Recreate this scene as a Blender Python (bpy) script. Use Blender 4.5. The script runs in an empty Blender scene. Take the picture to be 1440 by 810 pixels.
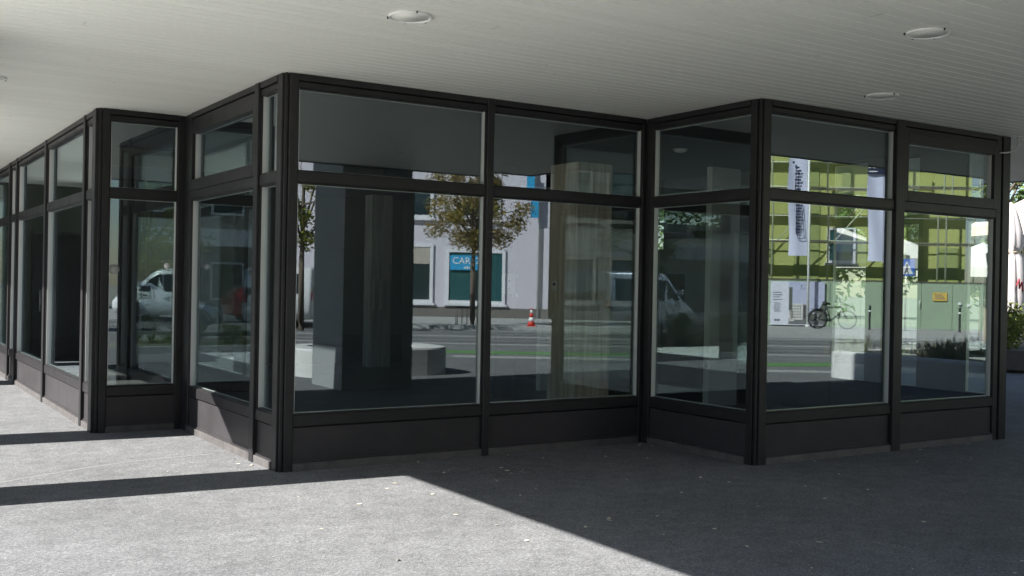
import bpy, bmesh, math, random
from mathutils import Vector, Matrix
R = math.radians
random.seed(11)
SC = bpy.context.scene
COL = SC.collection

# ------------------------------------------------------------------ helpers
class MB:
    """collects shapes for ONE mesh object; tf maps local to thing coordinates"""
    def __init__(s, tf=None):
        s.v = []; s.f = []; s.m = []; s.sm = []; s.tf = tf
    def add(s, vs, fs, m=0, sm=False):
        b = len(s.v)
        s.v += [s.tf(*p) if s.tf else tuple(p) for p in vs]
        for f in fs:
            s.f.append(tuple(i + b for i in f)); s.m.append(m); s.sm.append(sm)
        return s
    def box(s, x0, x1, y0, y1, z0, z1, m=0):
        return s.add([(x0,y0,z0),(x1,y0,z0),(x1,y1,z0),(x0,y1,z0),(x0,y0,z1),(x1,y0,z1),(x1,y1,z1),(x0,y1,z1)],
                     [(0,3,2,1),(4,5,6,7),(0,1,5,4),(1,2,6,5),(2,3,7,6),(3,0,4,7)], m)
    def quad(s, a, b, c, d, m=0): return s.add([a,b,c,d], [(0,1,2,3)], m)
    def prism(s, poly, z0, z1, m=0):
        n = len(poly)
        vs = [(x,y,z0) for x,y in poly] + [(x,y,z1) for x,y in poly]
        fs = [tuple(range(n))[::-1], tuple(range(n, 2*n))] + [(i,(i+1)%n,(i+1)%n+n,i+n) for i in range(n)]
        return s.add(vs, fs, m)
    def tube(s, pts, r, n=8, m=0, closed=False):
        pts = [Vector(p) for p in pts]; k = len(pts)
        rr = r if isinstance(r, (list, tuple)) else [r]*k
        vs = []; up = Vector((0,0,1))
        for i, p in enumerate(pts):
            a = pts[i-1] if (i > 0 or closed) else p
            b = pts[(i+1) % k] if (i < k-1 or closed) else p
            d = (b - a).normalized()
            x = d.cross(up)
            if x.length < 1e-3: x = d.cross(Vector((0,1,0)))
            x.normalize(); y = d.cross(x)
            for j in range(n):
                t = 2*math.pi*j/n
                vs.append(tuple(p + x*math.cos(t)*rr[i] + y*math.sin(t)*rr[i]))
        fs = []
        for i in range(k if closed else k-1):
            for j in range(n):
                i2 = (i+1) % k
                fs.append((i*n+j, i*n+(j+1)%n, i2*n+(j+1)%n, i2*n+j))
        if not closed:
            fs += [tuple(range(n))[::-1], tuple((k-1)*n+j for j in range(n))]
        return s.add(vs, fs, m, True)
    def lathe(s, prof, n=24, c=(0,0,0), axis='z', m=0, sm=True):
        vs = []
        for r, h in prof:
            for j in range(n):
                t = 2*math.pi*j/n; a, b = r*math.cos(t), r*math.sin(t)
                p = (a,b,h) if axis == 'z' else ((a,h,b) if axis == 'y' else (h,a,b))
                vs.append((p[0]+c[0], p[1]+c[1], p[2]+c[2]))
        k = len(prof); fs = []
        for i in range(k-1):
            for j in range(n): fs.append((i*n+j, i*n+(j+1)%n, (i+1)*n+(j+1)%n, (i+1)*n+j))
        if prof[0][0] > 1e-6: fs.append(tuple(range(n))[::-1])
        if prof[-1][0] > 1e-6: fs.append(tuple((k-1)*n+j for j in range(n)))
        return s.add(vs, fs, m, sm)

def obj(name, mb, mats, parent=None, loc=(0,0,0), rotz=0, world=False, bevel=0, recalc=True):
    me = bpy.data.meshes.new(name)
    v = mb.v
    if world and parent is not None:
        q = parent.location; v = [(p[0]-q.x, p[1]-q.y, p[2]-q.z) for p in v]
    me.from_pydata(v, [], mb.f)
    for m in (mats if isinstance(mats, (list, tuple)) else [mats]): me.materials.append(m)
    me.polygons.foreach_set('material_index', mb.m)
    me.polygons.foreach_set('use_smooth', mb.sm)
    if recalc:
        bm = bmesh.new(); bm.from_mesh(me)
        bmesh.ops.remove_doubles(bm, verts=bm.verts, dist=1e-6) if len(bm.verts) < 2000 and any(mb.sm) else None
        bmesh.ops.recalc_face_normals(bm, faces=bm.faces); bm.to_mesh(me); bm.free()
    me.update()
    o = bpy.data.objects.new(name, me); COL.objects.link(o)
    if parent is not None: o.parent = parent
    o.location = loc; o.rotation_euler = (0,0,rotz)
    if bevel:
        b = o.modifiers.new('edge', 'BEVEL'); b.width = bevel; b.segments = 1; b.limit_method = 'ANGLE'; b.angle_limit = R(40)
    return o
def tag(o, label, cat, group=None, kind=None):
    if label: o['label'] = label
    if cat: o['category'] = cat
    if group: o['group'] = group
    if kind: o['kind'] = kind
    return o
def thing(name, label, cat, loc=(0,0,0), rotz=0, group=None):
    o = bpy.data.objects.new(name, None); COL.objects.link(o)
    o.location = loc; o.rotation_euler = (0,0,rotz); o.empty_display_size = .2
    return tag(o, label, cat, group)
def struct(name, mb, mats, **k):
    o = obj(name, mb, mats, **k); o['kind'] = 'structure'; return o
def copy_tree(o, parent=None):
    c = o.copy(); COL.objects.link(c)
    if parent is not None: c.parent = parent
    for ch in list(o.children): copy_tree(ch, c)
    return c
def text_into(mb, s, size, place, m=0, depth=.01):
    """lettering as solid glyphs; place(x, y, d) maps glyph coordinates to thing coordinates"""
    cu = bpy.data.curves.new('glyphs', 'FONT'); cu.body = s; cu.size = size; cu.align_x = 'CENTER'; cu.align_y = 'CENTER'
    cu.resolution_u = 3; cu.extrude = depth/2
    t = bpy.data.objects.new('glyphs', cu); COL.objects.link(t)
    dg = bpy.context.evaluated_depsgraph_get(); me = bpy.data.meshes.new_from_object(t.evaluated_get(dg))
    mb.add([place(v.co.x, v.co.y, v.co.z) for v in me.vertices], [tuple(p.vertices) for p in me.polygons], m)
    bpy.data.objects.remove(t); bpy.data.meshes.remove(me); bpy.data.curves.remove(cu)

# ------------------------------------------------------------------ materials
def mat(name, col, rough=.6, metal=0, spec=.5, noise=None, bump=None, coat=0):
    """noise: (scale, amount, second colour) mottling; bump: (scale, strength)"""
    m = bpy.data.materials.new(name); m.use_nodes = True
    nt = m.node_tree; b = nt.nodes['Principled BSDF']
    b.inputs['Base Color'].default_value = (*col, 1); b.inputs['Roughness'].default_value = rough
    b.inputs['Metallic'].default_value = metal; b.inputs['Specular IOR Level'].default_value = spec
    if coat: b.inputs['Coat Weight'].default_value = coat
    L = nt.links.new
    tc = nt.nodes.new('ShaderNodeTexCoord')
    if noise:
        sc, amt, c2 = noise
        n = nt.nodes.new('ShaderNodeTexNoise'); n.inputs['Scale'].default_value = sc; n.inputs['Detail'].default_value = 6; n.inputs['Roughness'].default_value = .65
        L(tc.outputs['Object'], n.inputs['Vector'])
        rp = nt.nodes.new('ShaderNodeValToRGB'); rp.color_ramp.elements[0].position = .35; rp.color_ramp.elements[1].position = .68
        mx = nt.nodes.new('ShaderNodeMix'); mx.data_type = 'RGBA'
        mx.inputs['A'].default_value = (*col, 1); mx.inputs['B'].default_value = (*c2, 1)
        ml = nt.nodes.new('ShaderNodeMath'); ml.operation = 'MULTIPLY'; ml.inputs[1].default_value = amt
        L(n.outputs['Fac'], rp.inputs['Fac']); L(rp.outputs['Color'], ml.inputs[0]); L(ml.outputs[0], mx.inputs['Factor'])
        L(mx.outputs['Result'], b.inputs['Base Color'])
        r2 = nt.nodes.new('ShaderNodeMapRange'); r2.inputs['To Min'].default_value = max(0, rough-.08); r2.inputs['To Max'].default_value = min(1, rough+.1)
        L(n.outputs['Fac'], r2.inputs['Value']); L(r2.outputs['Result'], b.inputs['Roughness'])
    if bump:
        n2 = nt.nodes.new('ShaderNodeTexNoise'); n2.inputs['Scale'].default_value = bump[0]; n2.inputs['Detail'].default_value = 4
        L(tc.outputs['Object'], n2.inputs['Vector'])
        bp = nt.nodes.new('ShaderNodeBump'); bp.inputs['Strength'].default_value = bump[1]; bp.inputs['Distance'].default_value = .01
        L(n2.outputs['Fac'], bp.inputs['Height']); L(bp.outputs['Normal'], b.inputs['Normal'])
    return m

def asphalt(name, dark, light, speck, stone=95.0):
    m = bpy.data.materials.new(name); m.use_nodes = True; nt = m.node_tree; L = nt.links.new
    b = nt.nodes['Principled BSDF']; b.inputs['Roughness'].default_value = .9; b.inputs['Specular IOR Level'].default_value = .15
    tc = nt.nodes.new('ShaderNodeTexCoord')
    vo = nt.nodes.new('ShaderNodeTexVoronoi'); vo.inputs['Scale'].default_value = stone; L(tc.outputs['Object'], vo.inputs['Vector'])
    rp = nt.nodes.new('ShaderNodeValToRGB'); e = rp.color_ramp.elements
    e[0].position = 0; e[0].color = (*dark,1); e[1].position = 1; e[1].color = (*speck,1)
    k = rp.color_ramp.elements.new(.45); k.color = (*light,1); k = rp.color_ramp.elements.new(.85); k.color = (*[(a+c)/2 for a, c in zip(light, speck)],1)
    sx = nt.nodes.new('ShaderNodeSeparateColor'); L(vo.outputs['Color'], sx.inputs['Color']); L(sx.outputs['Red'], rp.inputs['Fac'])
    n = nt.nodes.new('ShaderNodeTexNoise'); n.inputs['Scale'].default_value = .9; n.inputs['Detail'].default_value = 8; n.inputs['Roughness'].default_value = .7
    L(tc.outputs['Object'], n.inputs['Vector'])
    mr = nt.nodes.new('ShaderNodeMapRange'); mr.inputs['From Min'].default_value = .3; mr.inputs['From Max'].default_value = .7; mr.inputs['To Min'].default_value = .8; mr.inputs['To Max'].default_value = 1.14
    L(n.outputs['Fac'], mr.inputs['Value'])
    mx = nt.nodes.new('ShaderNodeMix'); mx.data_type = 'RGBA'; mx.blend_type = 'MULTIPLY'; mx.inputs['Factor'].default_value = 1
    L(rp.outputs['Color'], mx.inputs['A']); L(mr.outputs['Result'], mx.inputs['B'])
    # slow patches of worn binder
    n3 = nt.nodes.new('ShaderNodeTexNoise'); n3.inputs['Scale'].default_value = 7; n3.inputs['Detail'].default_value = 5; L(tc.outputs['Object'], n3.inputs['Vector'])
    m3 = nt.nodes.new('ShaderNodeMapRange'); m3.inputs['From Min'].default_value = .35; m3.inputs['From Max'].default_value = .65; m3.inputs['To Min'].default_value = .9; m3.inputs['To Max'].default_value = 1.08
    L(n3.outputs['Fac'], m3.inputs['Value'])
    mx2 = nt.nodes.new('ShaderNodeMix'); mx2.data_type = 'RGBA'; mx2.blend_type = 'MULTIPLY'; mx2.inputs['Factor'].default_value = 1
    L(mx.outputs['Result'], mx2.inputs['A']); L(m3.outputs['Result'], mx2.inputs['B'])
    # trodden-in gum and oil spots
    v2 = nt.nodes.new('ShaderNodeTexVoronoi'); v2.inputs['Scale'].default_value = 1.7; L(tc.outputs['Object'], v2.inputs['Vector'])
    m4 = nt.nodes.new('ShaderNodeMapRange'); m4.inputs['From Min'].default_value = .028; m4.inputs['From Max'].default_value = .045; m4.inputs['To Min'].default_value = .66; m4.inputs['To Max'].default_value = 1
    L(v2.outputs['Distance'], m4.inputs['Value'])
    mx3 = nt.nodes.new('ShaderNodeMix'); mx3.data_type = 'RGBA'; mx3.blend_type = 'MULTIPLY'; mx3.inputs['Factor'].default_value = 1
    L(mx2.outputs['Result'], mx3.inputs['A']); L(m4.outputs['Result'], mx3.inputs['B']); L(mx3.outputs['Result'], b.inputs['Base Color'])
    bp = nt.nodes.new('ShaderNodeBump'); bp.inputs['Strength'].default_value = .55; bp.inputs['Distance'].default_value = .005
    L(vo.outputs['Distance'], bp.inputs['Height']); L(bp.outputs['Normal'], b.inputs['Normal'])
    return m

def glass(name, refl, tint, wav=.0):
    m = bpy.data.materials.new(name); m.use_nodes = True; nt = m.node_tree; L = nt.links.new
    nt.nodes.remove(nt.nodes['Principled BSDF']); out = nt.nodes['Material Output']
    tr = nt.nodes.new('ShaderNodeBsdfTransparent'); tr.inputs['Color'].default_value = (*tint,1)
    gl = nt.nodes.new('ShaderNodeBsdfGlossy'); gl.inputs['Roughness'].default_value = 0; gl.inputs['Color'].default_value = (.86,.95,1,1)
    lw = nt.nodes.new('ShaderNodeLayerWeight'); lw.inputs['Blend'].default_value = .5
    pw = nt.nodes.new('ShaderNodeMath'); pw.operation = 'POWER'; pw.inputs[1].default_value = 4.4; L(lw.outputs['Facing'], pw.inputs[0])
    mr = nt.nodes.new('ShaderNodeMapRange'); mr.inputs['To Min'].default_value = refl; mr.inputs['To Max'].default_value = .97; L(pw.outputs[0], mr.inputs['Value'])
    mx = nt.nodes.new('ShaderNodeMixShader'); L(mr.outputs['Result'], mx.inputs['Fac']); L(tr.outputs[0], mx.inputs[1]); L(gl.outputs[0], mx.inputs[2])
    L(mx.outputs[0], out.inputs['Surface'])
    if wav:
        tc = nt.nodes.new('ShaderNodeTexCoord'); n = nt.nodes.new('ShaderNodeTexNoise'); n.inputs['Scale'].default_value = 1.3; n.inputs['Detail'].default_value = 1
        L(tc.outputs['Object'], n.inputs['Vector'])
        bp = nt.nodes.new('ShaderNodeBump'); bp.inputs['Strength'].default_value = wav; bp.inputs['Distance'].default_value = .01
        L(n.outputs['Fac'], bp.inputs['Height']); L(bp.outputs['Normal'], gl.inputs['Normal'])
    return m

def leafmat(name, cols, rough=.55):
    m = bpy.data.materials.new(name); m.use_nodes = True; nt = m.node_tree; L = nt.links.new
    b = nt.nodes['Principled BSDF']; b.inputs['Roughness'].default_value = rough; b.inputs['Specular IOR Level'].default_value = .25
    g = nt.nodes.new('ShaderNodeNewGeometry'); rp = nt.nodes.new('ShaderNodeValToRGB'); e = rp.color_ramp.elements
    rp.color_ramp.interpolation = 'LINEAR'
    e[0].color = (*cols[0],1); e[1].color = (*cols[-1],1)
    for i, c in enumerate(cols[1:-1]):
        k = e.new((i+1)/(len(cols)-1)); k.color = (*c,1)
    L(g.outputs['Random Per Island'], rp.inputs['Fac']); L(rp.outputs['Color'], b.inputs['Base Color'])
    tl = nt.nodes.new('ShaderNodeBsdfTranslucent'); L(rp.outputs['Color'], tl.inputs['Color'])
    mx = nt.nodes.new('ShaderNodeMixShader'); mx.inputs['Fac'].default_value = .3
    L(b.outputs[0], mx.inputs[1]); L(tl.outputs[0], mx.inputs[2]); L(mx.outputs[0], nt.nodes['Material Output'].inputs['Surface'])
    return m

def woodgrain(name, c1, c2, scale=(14,14,1.2)):
    m = mat(name, c1, .75); nt = m.node_tree; L = nt.links.new; b = nt.nodes['Principled BSDF']
    tc = nt.nodes.new('ShaderNodeTexCoord'); mp = nt.nodes.new('ShaderNodeMapping'); mp.inputs['Scale'].default_value = scale
    n = nt.nodes.new('ShaderNodeTexNoise'); n.inputs['Scale'].default_value = 1; n.inputs['Detail'].default_value = 7; n.inputs['Distortion'].default_value = .6
    L(tc.outputs['Object'], mp.inputs['Vector']); L(mp.outputs[0], n.inputs['Vector'])
    rp = nt.nodes.new('ShaderNodeValToRGB'); e = rp.color_ramp.elements; e[0].position = .35; e[0].color = (*c1,1); e[1].position = .7; e[1].color = (*c2,1)
    L(n.outputs['Fac'], rp.inputs['Fac']); L(rp.outputs['Color'], b.inputs['Base Color'])
    return m

M = {}
M['asphalt'] = asphalt('forecourt asphalt', (.105,.106,.108), (.152,.153,.155), (.25,.251,.253), 130.0)
M['road'] = asphalt('road asphalt', (.12,.12,.12), (.175,.175,.172), (.26,.26,.25), 60)
M['earth'] = mat('ground earth', (.2,.195,.175), .9, noise=(.3,.6,(.14,.16,.1)))
M['pave'] = mat('pavement', (.34,.335,.32), .85, noise=(3,.4,(.25,.25,.24)), bump=(40,.3))
M['bounce_pave'] = mat('pale bounce paving', (.64,.63,.60), .85, noise=(2,.3,(.54,.53,.5)), bump=(40,.3))
M['kerb'] = mat('kerb granite', (.42,.42,.40), .8, noise=(30,.5,(.3,.3,.29)))
M['green'] = mat('green lane paint', (.10,.25,.075), .75, noise=(6,.6,(.10,.15,.07)))
M['white_paint'] = mat('white road paint', (.7,.7,.68), .7, noise=(8,.4,(.5,.5,.48)))
M['steel'] = mat('rail steel', (.35,.34,.33), .35, 1)
M['frame'] = mat('bronze anodised metal', (.024,.0225,.0235), .42, .0, .25, noise=(5,.6,(.015,.0145,.015)))
M['panel'] = mat('bronze panel sheet', (.048,.044,.046), .42, .0, .2, noise=(2.6,.7,(.031,.030,.031)))
M['kick'] = mat('dull metal base strip', (.125,.115,.11), .5, .1, .3, noise=(7,.7,(.06,.057,.057)))
M['bead'] = mat('pale aluminium glazing bead', (.62,.62,.60), .4, .2)
M['gasket'] = mat('black rubber gasket', (.015,.015,.016), .6)
M['glass'] = glass('shop glass', .112, (.90,.935,.92), .012)
M['soffit'] = mat('pale painted boards', (.82,.83,.765), .5, 0, .4, noise=(1.6,.25,(.76,.77,.70)))
_m = M['soffit']; _nt = _m.node_tree; _b = _nt.nodes['Principled BSDF']; _src = _b.inputs['Base Color'].links[0].from_socket
_g = _nt.nodes.new('ShaderNodeNewGeometry'); _r = _nt.nodes.new('ShaderNodeMapRange'); _r.inputs['To Min'].default_value = .97; _r.inputs['To Max'].default_value = 1.02
_x = _nt.nodes.new('ShaderNodeMix'); _x.data_type = 'RGBA'; _x.blend_type = 'MULTIPLY'; _x.inputs['Factor'].default_value = 1
_nt.links.new(_g.outputs['Random Per Island'], _r.inputs['Value']); _nt.links.new(_src, _x.inputs['A']); _nt.links.new(_r.outputs['Result'], _x.inputs['B']); _nt.links.new(_x.outputs['Result'], _b.inputs['Base Color'])
M['fascia'] = mat('dark fascia metal', (.06,.06,.06), .5)
M['render_wall'] = mat('pale render', (.5,.49,.46), .85, noise=(1,.3,(.42,.41,.39)), bump=(30,.2))
M['pillar'] = mat('grey clad pillar', (.30,.31,.31), .55, noise=(1.5,.4,(.24,.25,.25)))
M['sill_concrete'] = mat('pale concrete', (.62,.61,.58), .8, noise=(3,.35,(.5,.49,.46)), bump=(25,.25))
M['dark'] = mat('near black', (.012,.012,.014), .6)
M['int_floor'] = mat('grey interior floor', (.09,.09,.088), .35, noise=(2,.4,(.065,.065,.064)))
M['int_wall'] = mat('dark olive interior wall', (.07,.075,.06), .8, noise=(.8,.3,(.055,.06,.05)))
M['int_grey'] = mat('grey partition', (.55,.56,.53), .75, noise=(1.2,.3,(.45,.46,.44)))
M['int_ceiling'] = mat('dark interior ceiling', (.028,.032,.04), .8)
M['board'] = woodgrain('board marked concrete', (.45,.38,.29), (.70,.62,.5))
M['board_grey'] = woodgrain('grey weathered board', (.28,.28,.27), (.46,.46,.44))
M['white'] = mat('white enamel', (.8,.8,.78), .4)
M['plastic_grey'] = mat('grey plastic', (.45,.46,.44), .5)
M['lilac'] = mat('lilac grey render', (.62,.585,.635), .85, noise=(.7,.25,(.56,.53,.575)), bump=(20,.2))
M['trim'] = mat('white window trim', (.7,.7,.72), .6)
M['shop_glass'] = mat('dark window glass', (.02,.035,.04), .06, 0, .8)
M['teal_glass'] = mat('teal window glass', (.03,.10,.105), .08, 0, .8)
M['blind'] = mat('beige roller blind', (.42,.38,.32), .8)
M['cyan'] = mat('cyan sign panel', (.03,.33,.60), .5)
M['olive'] = mat('yellow green netting over render', (.50,.53,.18), .85, noise=(.35,.8,(.4,.46,.14)), bump=(6,.4))
M['olive_dark'] = mat('dark green netting', (.36,.41,.15), .85, noise=(.6,.6,(.28,.34,.12)))
M['scaffold'] = mat('galvanised scaffold tube', (.55,.58,.42), .5, .3)
M['hoard'] = mat('sage green hoarding board', (.36,.45,.31), .7, noise=(.9,.35,(.3,.39,.27)))
M['cream'] = mat('cream render', (.6,.57,.48), .85, noise=(.6,.3,(.52,.5,.42)))
M['brown_wall'] = mat('brown grey render', (.17,.155,.14), .85, noise=(.5,.4,(.13,.12,.11)))
M['brown_dark'] = mat('dark brown grey render', (.10,.095,.085), .85, noise=(.5,.4,(.075,.07,.065)))
M['roof'] = mat('brown roof tile', (.2,.11,.08), .8)
M['banner'] = mat('white flag cloth', (.66,.68,.82), .8)
M['ink'] = mat('dark ink', (.02,.025,.06), .6)
M['pole'] = mat('white flagpole', (.78,.8,.76), .35)
M['sign_blue'] = mat('blue sign enamel', (.02,.11,.52), .4)
M['yellow'] = mat('yellow notice', (.75,.5,.1), .6)
M['bark'] = mat('brown bark', (.13,.10,.075), .9, noise=(14,.6,(.07,.055,.04)), bump=(30,.6))
M['leaf_autumn'] = leafmat('autumn leaves', [(.2,.12,.04),(.34,.22,.05),(.26,.22,.06),(.16,.18,.05),(.45,.32,.08)])
M['leaf_yellow'] = leafmat('yellowing leaves', [(.10,.13,.03),(.35,.33,.05),(.16,.2,.04),(.05,.08,.02)])
M['leaf_green'] = leafmat('green leaves', [(.035,.07,.015),(.09,.15,.03),(.05,.1,.02),(.14,.19,.05)])
M['leaf_hedge'] = leafmat('hedge leaves', [(.05,.08,.015),(.12,.17,.03),(.22,.24,.05),(.06,.09,.02),(.3,.29,.1)])
M['leaf_olive'] = leafmat('olive shrub leaves', [(.05,.055,.02),(.09,.085,.035),(.06,.08,.025),(.03,.045,.015)])
M['lavender'] = leafmat('lavender stems', [(.2,.24,.12),(.32,.28,.2),(.22,.29,.12),(.34,.3,.24)])
M['grass'] = leafmat('grass blades', [(.06,.13,.02),(.1,.2,.03),(.08,.15,.03)])
M['soil'] = mat('planting soil', (.06,.045,.03), .95, noise=(6,.6,(.1,.075,.05)), bump=(20,.7))
M['dry_leaf'] = mat('dry leaf', (.52,.48,.39), .7, noise=(20,.5,(.4,.32,.2)))
M['litter'] = leafmat('leaf litter', [(.35,.27,.17),(.2,.13,.06),(.45,.36,.22),(.12,.08,.04)])
M['van_paint'] = mat('silver blue van paint', (.70,.75,.82), .3, .3, .5, coat=1)
M['car_paint'] = mat('silver car paint', (.50,.52,.55), .28, .5, .5, coat=1)
M['car_white'] = mat('white van paint', (.8,.8,.8), .3, 0, .5, coat=1)
M['car_red'] = mat('red car paint', (.45,.03,.03), .3, 0, .5, coat=1)
M['car_glass'] = mat('car glass', (.015,.018,.02), .05, 0, .8)
M['tyre'] = mat('tyre rubber', (.02,.02,.02), .8)
M['rim'] = mat('alloy rim', (.55,.55,.56), .3, .9)
M['lamp_red'] = mat('red lamp lens', (.5,.02,.02), .2)
M['lamp_clear'] = mat('clear lamp lens', (.7,.72,.74), .1)
M['black_metal'] = mat('black painted metal', (.02,.02,.022), .45)
M['canvas'] = mat('off white parasol canvas', (.46,.43,.425), .85, noise=(3,.2,(.39,.36,.36)))
M['canvas_tan'] = mat('tan parasol canvas', (.55,.45,.34), .85, noise=(3,.2,(.45,.37,.28)))
M['red_print'] = mat('dark red print', (.35,.04,.05), .8)
M['planter_dark'] = mat('weathered timber planter', (.12,.105,.09), .8, noise=(8,.5,(.08,.07,.06)))
M['cone_red'] = mat('red barrier paint', (.65,.05,.03), .5)
M['bin_grey'] = mat('blue grey bin', (.16,.22,.24), .5)
M['poster_white'] = mat('poster paper', (.78,.79,.86), .6)
M['poster_sky'] = mat('poster sky print', (.5,.55,.72), .6, noise=(.8,.8,(.62,.59,.72)))
M['poster_block'] = mat('poster facade print', (.74,.72,.67), .6)
M['poster_shade'] = mat('poster shaded print', (.16,.15,.15), .6)
M['poster_dark'] = mat('poster dark print', (.03,.03,.04), .6)
M['poster_street'] = mat('poster street print', (.2,.2,.2), .6)
M['poster_green'] = mat('poster foliage print', (.07,.09,.05), .6, noise=(20,.8,(.25,.25,.25)))
M['poster_grey'] = mat('poster grey lettering', (.2,.2,.25), .6)
M['cable'] = mat('pale cable', (.6,.6,.58), .5)
M['streak'] = mat('pale curved line', (.205,.205,.203), .85, noise=(9,1,(.16,.16,.16)))

# ------------------------------------------------------------------ camera, light, sky
YAW, PIT, ROL, F, CAMZ = R(32.80959), R(-.143738), R(1.068643), 1474.146, 1.53169
rt = Vector((math.cos(YAW), -math.sin(YAW), 0)); fw = Vector((math.sin(YAW), math.cos(YAW), 0)); up = Vector((0,0,1))
f2 = fw*math.cos(PIT) + up*math.sin(PIT); u2 = up*math.cos(PIT) - fw*math.sin(PIT)
r3 = rt*math.cos(ROL) + u2*math.sin(ROL); u3 = u2*math.cos(ROL) - rt*math.sin(ROL)
cd = bpy.data.cameras.new('camera'); cam = bpy.data.objects.new('camera', cd); COL.objects.link(cam)
cam.matrix_world = Matrix(((r3.x,u3.x,-f2.x,0),(r3.y,u3.y,-f2.y,0),(r3.z,u3.z,-f2.z,CAMZ),(0,0,0,1)))
cd.sensor_width = 36; cd.lens = 36*F/1440; cd.clip_end = 1500; cd.clip_start = .05
SC.camera = cam
SUN_TO = Vector((1, -.08, -.82)).normalized()
sd = bpy.data.lights.new('sun', 'SUN'); sd.energy = 5.0; sd.angle = R(.53); sd.color = (1,.975,.94)
so = bpy.data.objects.new('sun', sd); COL.objects.link(so); so.rotation_euler = SUN_TO.to_track_quat('-Z', 'Y').to_euler()
w = bpy.data.worlds.new('World'); SC.world = w; w.use_nodes = True
nt = w.node_tree; bg = nt.nodes['Background']; sk = nt.nodes.new('ShaderNodeTexSky'); sk.sky_type = 'NISHITA'; sk.sun_disc = False
sk.sun_elevation = math.asin(-SUN_TO.z)
sk.sun_rotation = math.atan2(-SUN_TO.x, -SUN_TO.y)      # compass angle from +Y towards +X
sk.air_density = 1.0; sk.dust_density = .4; sk.ozone_density = 1.5
nt.links.new(sk.outputs[0], bg.inputs[0]); bg.inputs[1].default_value = .05
vs = SC.view_settings; vs.view_transform = 'Standard'; vs.look = 'None'; vs.gamma = 1; vs.use_curve_mapping = False; vs.exposure = 1.7
SC.cycles.max_bounces = 14; SC.cycles.glossy_bounces = 8; SC.cycles.transparent_max_bounces = 24; SC.cycles.diffuse_bounces = 5
SC.cycles.use_denoising = True; SC.cycles.caustics_reflective = False; SC.cycles.sample_clamp_indirect = 6

# ------------------------------------------------------------------ ground
H = 3.2
T = Vector((.841,.541,0)); N = Vector((-.541,.841,0))          # street direction, and from the far houses towards us
def st(s, t):                                                     # metres across the street from the camera, metres along it
    p = T*t - N*s; return (p.x, p.y)
g = MB(); g.add([(-250,-250,0),(250,-250,0),(250,250,0),(-250,250,0)], [(0,1,2,3)]); struct('ground', g, M['earth'])
g = MB(); g.prism([(-14,-.35),(3.2,-.35),(3.2,-2.2),st(8.4,7.5),st(8.4,45),(40,40),(-14,40)], -.05, .004); struct('forecourt', g, M['asphalt'])
g = MB(); g.prism([(-14,-.34),(-.35,-.34),(-.35,40),(-14,40)], -.04, .0085); struct('bounce_paving', g, M['bounce_pave'])  # unseen paving added left of the pillars to bounce light up to the ceiling
g = MB(); g.prism([st(8.6,-60),st(8.6,70),st(22,70),st(22,-60)], -.05, .006); struct('road', g, M['road'])
g = MB(); g.prism([(-30,-.4),(-9,-.4),(-7,-9.4),st(8.4,7.5),st(8.6,-60),(-50,-40)], -.05, .005); struct('parking_strip', g, M['road'])
g = MB(); g.prism([st(22.15,-60),st(22.15,80),st(34,80),st(34,-60)], -.05, .12); struct('far_pavement', g, M['pave'])
g = MB(); g.prism([st(22,-60),st(22,80),st(22.14,80),st(22.14,-60)], -.05, .125); struct('far_kerb', g, M['kerb'])
g = MB(); g.prism([st(8.42,7.5),st(8.42,60),st(8.58,60),st(8.58,7.5)], -.05, .03); struct('near_kerb', g, M['kerb'])
for s in (14.3,15.75,18.3,19.75):
    g = MB(); g.prism([st(s,-60),st(s,80),st(s+.07,80),st(s+.07,-60)], -.02, .016); struct('tram_rail', g, M['steel'])
for s in (13.2,17.05,20.9):
    g = MB(); g.prism([st(s,-60),st(s,80),st(s+.35,80),st(s+.35,-60)], -.02, .0105); struct('concrete_track_strip', g, M['pave'])
g = MB(); g.prism([st(9.6,6),st(9.6,12),st(11.9,20),st(12.6,20),st(10.6,12),st(10.6,6)], -.02, .0125); struct('green_lane', g, M['green'])
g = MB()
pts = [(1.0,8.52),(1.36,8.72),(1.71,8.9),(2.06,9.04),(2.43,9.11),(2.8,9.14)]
g.add([(x,y-.02,.0052) for x,y in pts]+[(x,y+.02,.0052) for x,y in pts], [(i,i+1,i+7,i+6) for i in range(5)]); struct('ground_streak', g, M['streak'])  # thin curved line, slightly paler than the asphalt around it

# ------------------------------------------------------------------ the glazed pavilion
PV = thing('glass_pavilion', 'vacant zigzag pavilion of large panes in dark bronze frames under the pale boarded canopy', 'building', (2.98,8.01,0))
def pv(name, mb, m, parent=None, bevel=0):
    if parent is None: return obj(name, mb, m, PV, world=True, bevel=bevel)
    mb.v = [(p[0]-PV.location.x, p[1]-PV.location.y, p[2]-PV.location.z) for p in mb.v]
    return obj(name, mb, m, parent, bevel=bevel)
RG = random.Random(8)
Z0, Z1, Z2, Z3, ZT = .455, 2.33, 2.42, 3.09, 3.197
def ring(mb, s0, s1, z0, z1, wd, d0, d1, m=0, ws=None):
    ws = ws or wd
    mb.box(s0, s0+ws, d0, d1, z0, z1, m); mb.box(s1-ws, s1, d0, d1, z0, z1, m)
    mb.box(s0+ws, s1-ws, d0, d1, z0, z0+wd, m); mb.box(s0+ws, s1-ws, d0, d1, z1-wd, z1, m)
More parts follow.
